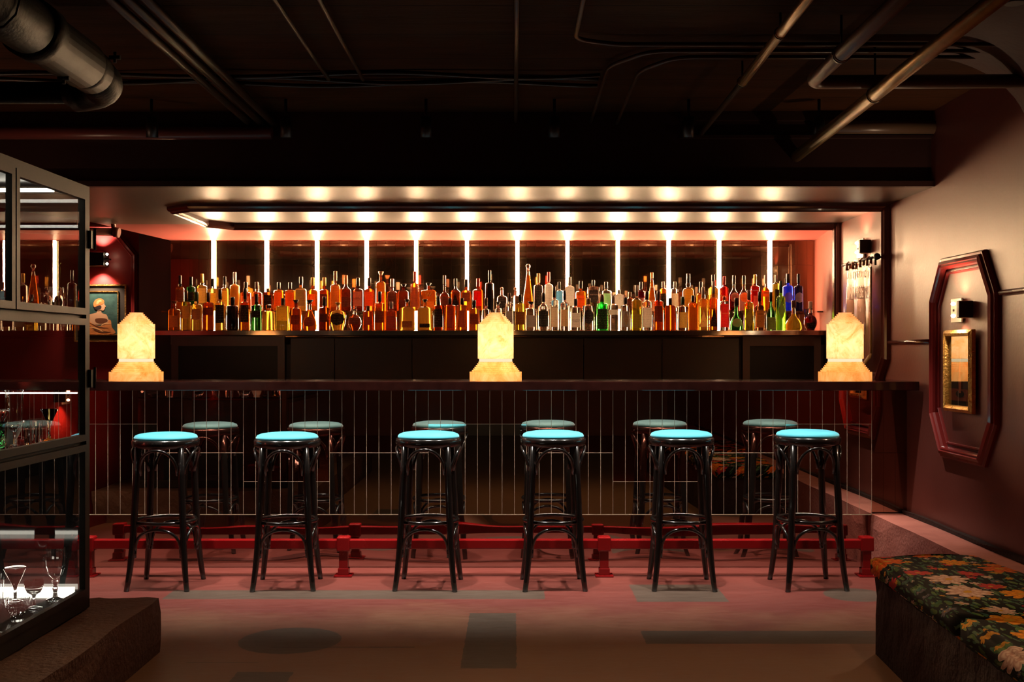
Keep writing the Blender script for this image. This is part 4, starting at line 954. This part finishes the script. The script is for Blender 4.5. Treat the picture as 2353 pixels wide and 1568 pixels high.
# octagon moulding, pipe, light in red room
om = thing('octagonal_wall_moulding', 'red octagonal moulding on the far red wall around the portrait', 'moulding', (-3.6, 8.98, 1.4))
sweep([(-a, c) for a, c in octagon(-.56, .56, -.9, .84, .18, .22)], True, prof(.06, .04), lambda u, v, h: (u, -h, v), M['mouldred'], 'moulding', om)
q = MB(); q.tube([(-3.6, 7.8, 2.11), (X(262, 7.8), 7.8, 2.085)], .028, 14); q.tube([(X(262, 7.8), 7.8, 2.085), (X(274, 7.8), 7.8, 2.08)], .035, 14); q.tube([(X(262, 7.8), 7.8, 2.10), (X(260, 7.8), 7.8, 2.15), (X(260, 7.8), 7.8, CE)], .017, 10)
q.tube([(-3.05, 7.8, 2.13), (-3.05, 7.8, CE)], .005, 6)
tag(q.build('drain_pipe', M['pipered']), 'maroon drain pipe hanging above the portrait in red alcove', 'pipe')
pl = thing('wall_light', 'black box light with two bright slots above the portrait', 'wall light', (X(228, 8.9), 8.9, Z(596, 8.9)))
bx(-.12, .05, -.04, .075, -.055, .055).build('housing', M['blackm'], pl, bevel=.004)
for sz in (-1, 1):
    q = MB(); q.lathe([(.0001, -.012), (.012, 0), (.0001, .012)], 10, c=(.07, -.02, sz * .038)); q.build('bulb', M['bulb'], pl)
    l = bpy.data.lights.new('alcove_light', 'SPOT'); l.energy = 42; l.color = (1, .66, .5); l.spot_size = R(95); l.spot_blend = .8; l.shadow_soft_size = .02
    lo_ = bpy.data.objects.new('alcove_light', l); col.objects.link(lo_); lo_.parent = pl; lo_.location = (.0, .0, sz * .070); lo_.rotation_euler = (R(12) if sz < 0 else math.pi - R(12), 0, 0)
bx(.05, .078, -.03, .05, -.006, .006).build('bulb_arm', M['blackm'], pl)

# ------------------------------------------------------------------ bench
o = rough_block('concrete_bench', [(1.50, 4.63), (1.39, 2.6), (1.39, 1.2), (2.05, 1.2), (2.05, 4.63)], 0, .322, M['block'], .006)
tag(o, 'dark rough concrete bench block under the floral cushions', 'bench')
def cushion(poly, z0, z1, label):
    mb = MB(); n = len(poly); c = Vector((sum(p[0] for p in poly) / n, sum(p[1] for p in poly) / n))
    mb.prism(poly, z0, z1); o = mb.build('seat_cushion_pad', M['floral'])
    bm = bmesh.new(); bm.from_mesh(o.data)
    bmesh.ops.bevel(bm, geom=list(bm.edges), offset=.014, segments=3, affect='EDGES')
    bmesh.ops.triangulate(bm, faces=[f for f in bm.faces if len(f.verts) > 4])
    for _ in range(4):
        ed = [e for e in bm.edges if e.calc_length() > .08]
        if ed: bmesh.ops.subdivide_edges(bm, edges=ed, cuts=1)
    for v in bm.verts:
        if v.co.z > z1 - .004: v.co.z += .008 * math.sin(v.co.x * 11 + 1) * math.sin(v.co.y * 7) 
    bm.to_mesh(o.data); bm.free()
    for p in o.data.polygons: p.use_smooth = True
    o.name = 'bench_cushion'; return tag(o, label, 'cushion', 'floral cushions on the bench')
cushion([(1.485, 4.66), (1.428, 3.595), (2.03, 3.30), (1.93, 4.66)], .3225, .405, 'floral cushion on bench, farther one nearest the bar')
cushion([(1.425, 3.575), (1.375, 2.2), (2.03, 2.2), (2.03, 3.28)], .3225, .405, 'floral cushion on bench, nearer one at the right picture edge')

# ------------------------------------------------------------------ cabinet
cb = thing('display_cabinet', 'tall steel framed glass display cabinet with lit crystal glassware', 'cabinet', (-2.25, 3.8, .23))
CX0, CX1, CY0, CY1, CZ0, CZ1 = -2.85, -1.70, 3.05, 4.48, .231, 1.914
def cbp(mb, name, m, **k): o = mb.build(name, m, cb, **k); o.location = (2.25, -3.8, -.23); return o
s_ = .034
q = MB()
for xx in (CX0, CX1 - s_):
    for yy in (CY0, CY1 - s_): q.box(xx, xx + s_, yy, yy + s_, CZ0, CZ1)
for z0, z1 in ((CZ0, .285), (CZ1 - .03, CZ1)):
    for xx in (CX0, CX1 - s_): q.box(xx, xx + s_, CY0 + s_, CY1 - s_, z0, z1)
    for yy in (CY0, CY1 - s_): q.box(CX0 + s_, CX1 - s_, yy, yy + s_, z0, z1)
cbp(q, 'steel_frame', M['darksteel'])
def door(z0, z1, y0, y1, nm_):
    q = MB(); f = .026; x0, x1 = CX1 - .016, CX1 + .006
    q.box(x0, x1, y0, y0 + f, z0, z1); q.box(x0, x1, y1 - f, y1, z0, z1); q.box(x0, x1, y0 + f, y1 - f, z0, z0 + f); q.box(x0, x1, y0 + f, y1 - f, z1 - f, z1)
    o = cbp(q, 'door_frame', M['darksteel'])
    q = MB(); xg = CX1 - .006; q.quad((xg, y0 + f, z0 + f), (xg, y1 - f, z0 + f), (xg, y1 - f, z1 - f), (xg, y0 + f, z1 - f))
    p = q.build('door_pane', M['pane'], o)
for y0, y1 in ((3.09, 3.80), (3.81, 4.445)): door(1.40, 1.882, y0, y1, '')
for z0, z1 in ((.90, 1.385), (.287, .885)): door(z0, z1, 3.09, 4.445, '')
for z in (1.40, .895): 
    q = MB(); q.box(CX0 + s_, CX1 - s_, CY0 + .004, CY0 + .03, z - .02, z); q.box(CX1 - s_, CX1 - .017, CY0 + s_, CY1 - s_, z - .02, z)
    cbp(q, 'cross_rail', M['darksteel'])
q = MB(); q.quad((CX0 + s_, CY1 - .012, .885), (CX1 - s_, CY1 - .012, .885), (CX1 - s_, CY1 - .012, 1.884), (CX0 + s_, CY1 - .012, 1.884)); cbp(q, 'end_pane', M['pane'])
cbp(bx(CX0 + s_, CX1 - s_, CY1 - .016, CY1 - .008, .285, .885), 'end_panel', pbr('glossy_smoked_panel', (.012, .014, .014), .03, spec=.8))
q = MB(); q.quad((CX0 + .012, CY0 + s_, .285), (CX0 + .012, CY1 - s_, .285), (CX0 + .012, CY1 - s_, 1.884), (CX0 + .012, CY0 + s_, 1.884)); cbp(q, 'back_panel', M['blackm'])
cbp(bx(CX0 + .004, CX1 - .004, CY0 + .004, CY1 - .004, CZ1 - .008, CZ1 - .001), 'top_panel', M['blackm'])
cbp(bx(CX0 + s_, CX1 - s_ + .01, CY0 + s_, CY1 - s_, .275, .298), 'base_panel', pbr('glossy_black_panel', (.02, .02, .02), .12))
S2, S1 = .905, 1.423
for z in (S2, S1): cbp(bx(CX0 + .02, CX1 - .02, CY0 + .02, CY1 - .02, z - .008, z), 'glass_shelf', M['shelfglass'])
for (x0, x1, y0, y1, z0, z1) in ((-2.75, -1.775, 4.30, 4.318, 1.872, 1.884), (-2.75, -1.775, 3.35, 3.368, 1.872, 1.884), (-2.8, -1.745, 4.428, 4.443, .300, .318), (-2.8, -1.745, 3.10, 3.115, .300, .318), (-2.8, -1.74, 4.448, 4.455, 1.086, 1.091)):  # last, thin bar is an added glow for a lit line, no lamp there
    o = cbp(bx(x0, x1, y0, y1, z0, z1), 'light_and_glow_bar', M['cled'])
for z in (Z(552, 4.48), Z(870, 4.48)):
    q = MB(); q.box(CX1 - .002, CX1 + .018, CY1 - .03, CY1 + .008, z - .035, z + .035); q.tube([(CX1 + .02, CY1 + .002, z - .04), (CX1 + .02, CY1 + .002, z + .045)], .006, 8); cbp(q, 'hinge', M['blackm'])

# glassware
def goblet(bowl, bh, stem, foot, w=.0016, name='wine_glass'):
    # bowl profile list of (r,z) relative; hollow
    return None
def glass_obj(name, outer, thick, loc, label, seg=32, facet=0., mats=None, group='crystal glasses in the display cabinet', foot=None):
    inner = [(max(r_ - thick, .0002), z_) for r_, z_ in outer if z_ >= foot][::-1]
    P = [(0.0002, outer[0][1])] + outer + inner + [(0.0002, inner[-1][1] + .001)]
    q = MB(); q.lathe(P, seg, smooth=facet == 0)
    if facet:
        rnd = random.Random(5)
        q.v = [(x * (1 + facet * (((i % seg) % 2) * 2 - 1)), y * (1 + facet * (((i % seg) % 2) * 2 - 1)), z) for i, (x, y, z) in enumerate(q.v)]
    o = q.build(name, mats or M['crystal']); o.location = loc
    return tag(o, label, 'glass', group)
flute = [(.030, .0), (.030, .003), (.006, .010), (.0045, .03), (.0055, .055), (.016, .066), (.025, .082), (.027, .10), (.029, .15), (.031, .21)]
tumbler = [(.026, 0), (.028, .006), (.0335, .093)]
cone = [(.024, 0), (.022, .004), (.006, .012), (.0045, .03), (.006, .06), (.013, .08), (.033, .124)]
wine = [(.034, 0), (.034, .003), (.010, .012), (.007, .03), (.011, .045), (.006, .055), (.012, .072), (.008, .082), (.026, .100), (.038, .135), (.041, .165), (.040, .205)]
coupe = [(.030, 0), (.030, .003), (.006, .010), (.005, .04), (.008, .052), (.024, .062), (.033, .080), (.035, .105)]
bowl = [(.024, 0), (.022, .01), (.028, .018), (.040, .045), (.043, .072)]
martini = [(.030, 0), (.030, .003), (.006, .012), (.006, .05), (.010, .065), (.043, .13), (.044, .135)]
vase = [(.020, 0), (.028, .004), (.033, .03), (.031, .06), (.027, .082)]
dish = [(.022, 0), (.030, .006), (.048, .022), (.052, .036)]
B0 = .2985
def gl(kind, px, py, zb, label, **k):
    sh = (py - PY) / F; d = (H - zb) / sh
    if abs(sh) < .02 or d > 4.40: d = 4.34
    x_ = X(px, d); prof_, th, ft, nm_ = dict(flute=(flute, .0015, .08, 'champagne_flute'), tumbler=(tumbler, .003, .012, 'tumbler'), cone=(cone, .0015, .075, 'cordial_glass'), wine=(wine, .002, .098, 'wine_glass'), coupe=(coupe, .0015, .062, 'coupe_glass'), bowl=(bowl, .003, .02, 'glass_bowl'), martini=(martini, .0016, .066, 'martini_glass'), vase=(vase, .003, .008, 'glass_jar'), dish=(dish, .003, .008, 'glass_dish'))[kind]
    x_ = min(x_, CX1 - .02 - max(r_ for r_, z_ in prof_))
    return glass_obj(nm_, prof_, th, (x_, d, zb + .0005), label, foot=ft, **k)
gl('flute', 33, 1028, S2, 'tall cut champagne flute on middle shelf left of the star cut tumbler', facet=.02)
gl('tumbler', 75, 1023, S2, 'star cut tumbler on middle shelf left of the cone glass', facet=.035)
o = gl('cone', 113, 1014, S2, 'small cone shaped glass with amber foot on middle shelf')
o.data.materials.append(LM['orange'])
for p in o.data.polygons:
    if p.center.z < .011: p.material_index = 1
milk = pbr('milk_glass', (.55, .55, .52), .25, trans=.3)
gl('bowl', 24, 1012, S2, 'white milk glass cup behind the champagne flute', mats=milk)
gg = pbr('green_crystal', (.1, .8, .25), .02, trans=1.)
gl('tumbler', -6, 1030, S2, 'green rimmed tumbler at left picture edge on middle shelf', mats=gg)
gl('wine', 132, 1380, B0, 'large diamond cut wine goblet on the lit bottom shelf', facet=.02)
gl('coupe', 78, 1400, B0, 'small coupe on bottom shelf left of the large goblet')
gl('bowl', 40, 1421, B0, 'ridged crystal bowl on bottom shelf in front of the coupe', facet=.03)
gl('martini', 35, 1385, B0, 'wide martini glass on bottom shelf behind the crystal bowl')
gl('wine', -30, 1392, B0, 'wine glass at left picture edge on the bottom shelf')
gl('flute', 0, 1460, B0, 'slim flute at left picture edge in front of the bowl', facet=.02)
def place(kind, x_, y_, zb, label, **k):
    prof_, th, ft, nm_ = dict(flute=(flute, .0015, .08, 'champagne_flute'), tumbler=(tumbler, .003, .012, 'tumbler'), cone=(cone, .0015, .075, 'cordial_glass'), wine=(wine, .002, .098, 'wine_glass'), coupe=(coupe, .0015, .062, 'coupe_glass'), bowl=(bowl, .003, .02, 'glass_bowl'), martini=(martini, .0016, .066, 'martini_glass'), vase=(vase, .003, .008, 'glass_jar'), dish=(dish, .003, .008, 'glass_dish'))[kind]
    return glass_obj(nm_, prof_, th, (x_, y_, zb + .0005), label, foot=ft, **k)
place('vase', -1.775, 4.34, S1, 'cut crystal jar holding tongs on the top shelf', facet=.03)
place('dish', -1.86, 4.20, S1, 'shallow crystal dish on top shelf left of the jar', facet=.02)
place('tumbler', -1.86, 3.94, S1, 'plain tumbler on top shelf behind the mullion')
place('coupe', -1.93, 4.06, S1, 'coupe on top shelf left of the shallow dish')
q = MB()
for sx in (-1, 1): q.tube([(sx * .004, 0, .01), (sx * .010, 0, .08), (sx * .014, 0, .15), (sx * .011, 0, .163), (sx * .017, 0, .172)], .0018, 6)
o = q.build('ice_tongs', M['gold']); o.location = (-1.775, 4.34, S1 + .004); tag(o, 'thin brass tongs standing in the crystal jar', 'tongs')
mir = [('bowl', -2.05, 4.30), ('tumbler', -2.17, 4.31), ('wine', -2.28, 4.30), ('bowl', -2.40, 4.32), ('coupe', -2.52, 4.30), ('tumbler', -2.63, 4.31), ('dish', -2.74, 4.33), ('bowl', -2.12, 4.12), ('tumbler', -2.33, 4.10), ('martini', -1.93, 4.18)]
kinds = {}
for k_, x_, y_ in mir:
    place(k_, x_, y_, S2, 'crystal %s standing on the middle shelf among the mirrored row' % dict(bowl='bowl', tumbler='tumbler', wine='goblet', coupe='coupe', dish='dish', martini='martini glass')[k_], facet=.02, group='crystal %s glasses reflected in the bar front' % k_)

# ------------------------------------------------------------------ ceiling services
def pipe(name, pts, r, m, label, rings=(), seg=14, hang=(), fil=None):
    t = thing(name, label, 'pipe', pts[0]); o0 = Vector(pts[0])
    P = fillet(pts, fil or r * 2.5) if len(pts) > 2 else pts
    q = MB(); q.tube([Vector(p) - o0 for p in P], r, seg); q.build('pipe_run', m, t)
    for c, ax in rings:
        c = Vector(c) - o0; a = Vector(ax).normalized()
        q = MB(); q.tube([c - a * r * .55, c - a * r * .5, c + a * r * .5, c + a * r * .55], [r * 1.02, r * 1.12, r * 1.12, r * 1.02], seg); q.build('coupling', m, t)
    for c in hang:
        c = Vector(c) - o0; q = MB(); q.tube([c + Vector((0, 0, r)), Vector((c.x, c.y, CE - o0.z))], .005, 6)
        q.tube([c + Vector((r * 1.1 * math.cos(a), 0, r * 1.1 * math.sin(a))) for a in [i * .5236 for i in range(12)]], .004, 6, closed=True); q.build('hanger_rod', M['blackm'], t)
    return t
def on(px, py, z): d = F * (z - H) / (PY - py); return (X(px, d), d, z)
pipe('brass_pipe', [(1.532, YB - .002, 2.31), (1.545, 3.0, 2.40)], .031, M['brass'], 'long aged brass pipe slanting to the ceiling at upper right', rings=[((1.54, 4.76, 2.349), (0, 1, 0))], hang=[(1.54, 4.76, 2.349)])
pipe('thin_pipe', [(1.013, YB - .002, 2.43), (1.02, 5.02, 2.455), (1.02, 3.0, 2.50)], .014, M['darkpipe'], 'thin pipe left of the brass pipes fading into the dark bulkhead')
pipe('brass_pipe', [(1.02, 5.0, 2.455), (1.02, 3.0, 2.50)], .020, M['brass'], 'medium pipe with couplings left of the thicker ceiling pipes', rings=[((1.02, 4.98, 2.456), (0, 1, 0)), ((1.02, 4.27, 2.472), (0, 1, 0))], hang=[(1.02, 4.98, 2.456), (1.02, 4.27, 2.472)])
pipe('water_pipe', [(1.25, 3.0, 2.40), (1.265, 4.75, 2.40), (2.262, 4.75, 2.405)], .030, M['pipe'], 'thick elbowed pipe turning right toward the upper right wall', rings=[((1.262, 4.3, 2.40), (0, 1, 0))], hang=[(1.262, 4.3, 2.40)], fil=.07)
pipe('steel_conduit', [(.25, 3.0, 2.52), (.25, 4.52, 2.52), (.42, 4.60, 2.52), (2.26, 4.60, 2.52)], .009, M['darkpipe'], 'bent conduit at top centre turning right along the ceiling', fil=.06)
pipe('steel_conduit', [(.42, YB, 2.50), (.42, 4.95, 2.52), (.58, 4.72, 2.525), (2.26, 4.72, 2.525)], .009, M['darkpipe'], 'lower conduit curving down to the bulkhead right of centre', fil=.08)
pipe('steel_conduit', [(.56, YB, 2.49), (.56, 5.0, 2.51), (.70, 4.80, 2.52), (2.26, 4.80, 2.52)], .009, M['darkpipe'], 'innermost conduit curving beside its twin right of centre', fil=.08)
pipe('steel_conduit', [(.012, 3.0, 2.53), (.012, YB, 2.50)], .010, M['darkpipe'], 'straight conduit along the ceiling at picture centre')
pipe('steel_conduit', [(-.70, 3.0, 2.53), (-.70, 5.2, 2.52)], .009, M['darkpipe'], 'thin conduit left of centre, right one of a pair')
pipe('steel_conduit', [(-.86, 3.0, 2.53), (-.86, 5.2, 2.52)], .009, M['darkpipe'], 'thin conduit left of centre, left one of a pair')
for i, (xx, w_) in enumerate(((-1.43, 'left'), (-1.365, 'middle'), (-1.30, 'right'))):
    pipe('ceiling_pipe', [(xx, 2.8, 2.51), (xx, YB, 2.49)], .019, M['darkpipe'], '%s one of three parallel pipes on ceiling at upper left' % w_)
q = MB()
for k_, (amp, z_, y_) in enumerate(((.012, 2.528, 5.25), (.010, 2.530, 5.32), (.011, 2.529, 5.15))):
    q = MB(); q.tube([(-3.0 + 3.4 * i / 40, y_ + amp * math.sin(i * .5 + k_), z_ + amp * math.sin(i * .37 + k_ * 2)) for i in range(41)] , .010, 8)
    tag(q.build('power_cable', M['blackm']), ['thickest sagging black cable across the dark ceiling', 'rear black cable running across the dark ceiling', 'front black cable waving across the dark ceiling'][k_], 'cable')
pipe('bulkhead_pipe', [(-3.0, YB - .0355, 2.43), (-1.3, YB - .0355, 2.43)], .035, M['pipered'], 'dull maroon pipe along top of the bulkhead at left')
pipe('bulkhead_pipe', [(1.62, YB - .0385, 2.462), (WR - .001, YB - .0385, 2.462)], .038, M['pipe'], 'brown pipe along top of the bulkhead at right')
du = pipe('drain_pipe', [(-1.554, 2.6, 2.31), (-1.554, 4.02, 2.29)], .088, M['iron'], 'big black cast iron pipe at the upper left corner', rings=[((-1.554, 3.62, 2.296), (0, 1, 0)), ((-1.554, 3.05, 2.30), (0, 1, 0))], seg=28, hang=[(-1.554, 3.3, 2.30)])
q = MB(); o0 = Vector((-1.554, 2.6, 2.31))
q.tube([Vector(p) - o0 for p in fillet([(-1.554, 4.0, 2.29), (-1.554, 4.30, 2.27), (-1.70, 4.33, 2.258)], .11)], .075, 24)
q.tube([Vector((-1.554, 3.98, 2.29)) - o0, Vector((-1.554, 4.12, 2.285)) - o0], .081, 24); q.tube([Vector((-1.60, 4.31, 2.262)) - o0, Vector((-1.73, 4.33, 2.258)) - o0], [.06, .052], 24)
q.build('elbow', M['iron'], du)
q = MB(); q.tube([Vector((-1.70, 4.33, 2.258)) - o0, Vector((-3.05, 4.33, 2.258)) - o0], .042, 20); q.build('side_pipe', M['iron'], du)
q = MB()
for c in ((-1.554, 3.86, 2.20), (-1.47, 4.12, 2.34), (-1.66, 4.31, 2.33)):
    c = Vector(c) - o0; q.tube([c + Vector((-.02, 0, 0)), c + Vector((.02, 0, 0))], .008, 8); q.tube([c + Vector((0, 0, -.02)), c + Vector((0, 0, .02))], .006, 8)
q.build('clamp_bolt', M['blackm'], du)
# spotlights in front of the bulkhead
def spot_fix(x_, label):
    t = thing('ceiling_spotlight', label, 'spotlight', (x_, 5.74, 2.44), group='spotlights over the stools')
    ax = Vector((0, .15, -1)).normalized()
    q = MB(); q.tube([-ax * .02, ax * .085], .030, 18); q.build('lamp_housing', M['blackm'], t)
    q = MB(); q.tube([(0, 0, 0), (0, 0, CE - 2.44)], .008, 8); q.build('bracket', M['blackm'], t)
    l = bpy.data.lights.new('spot_light', 'SPOT'); l.energy = 240; l.color = (1., .90, .78); l.spot_size = R(64); l.spot_blend = 1.; l.shadow_soft_size = .02
    lo_ = bpy.data.objects.new('spot_light', l); col.objects.link(lo_); lo_.parent = t; lo_.location = ax * .10
    lo_.rotation_euler = Vector(ax).to_track_quat('-Z', 'Y').to_euler(); return t
for x_, w_ in zip((-1.86, -1.17, -.45, .21, .90, 1.57), ('above the leftmost stool', 'beside the three ceiling pipes', 'left of the middle lamp', 'right of the middle lamp', 'right of the thin conduit bends', 'behind the brass pipe')):
    spot_fix(x_, 'small black ceiling spotlight in front of bulkhead, %s' % w_)
# warm fill lights, unseen, added to brighten the floor nearer the viewer
for x_, y_, e in ((-.7, 3.7, 32), (.7, 3.8, 36), (1.75, 3.9, 24)):
    t = thing('ceiling_spotlight', 'added dim warm fill light above the open floor nearer the viewer', 'spotlight', (x_, y_, CE - .02), group='added fill lights over the open floor')
    q = MB(); q.tube([(0, 0, .015), (0, 0, -.06)], .035, 16); q.build('lamp_housing', M['blackm'], t)
    l = bpy.data.lights.new('added_fill_light', 'SPOT'); l.energy = e; l.color = (1., .60, .30); l.spot_size = R(95); l.spot_blend = .9; l.shadow_soft_size = .04
    lo_ = bpy.data.objects.new('added_fill_light', l); col.objects.link(lo_); lo_.parent = t; lo_.location = (0, 0, -.08)

# ------------------------------------------------------------------ camera / render
cam = bpy.data.cameras.new('camera'); co = bpy.data.objects.new('camera', cam); col.objects.link(co)
co.location = (0, 0, H); co.rotation_euler = (math.pi / 2, 0, 0)
cam.sensor_width = 36; cam.lens = 36 * F / 2353; cam.shift_x = -(PX - 1176.5) / 2353; cam.shift_y = (PY - 784) / 2353
cam.clip_start = .05; cam.clip_end = 50
sc.camera = co
w = bpy.data.worlds.new('dark_world'); sc.world = w; w.use_nodes = True
w.node_tree.nodes['Background'].inputs[0].default_value = (.9, .5, .3, 1); w.node_tree.nodes['Background'].inputs[1].default_value = .0
vs_ = sc.view_settings; vs_.view_transform = 'Standard'; vs_.look = 'None'; vs_.exposure = 0.; vs_.gamma = 1.; vs_.use_curve_mapping = False
cy = sc.cycles
cy.max_bounces = 18; cy.glossy_bounces = 6; cy.transmission_bounces = 16; cy.transparent_max_bounces = 16; cy.diffuse_bounces = 4
cy.sample_clamp_indirect = 5.; cy.blur_glossy = .5
cy.use_denoising = True
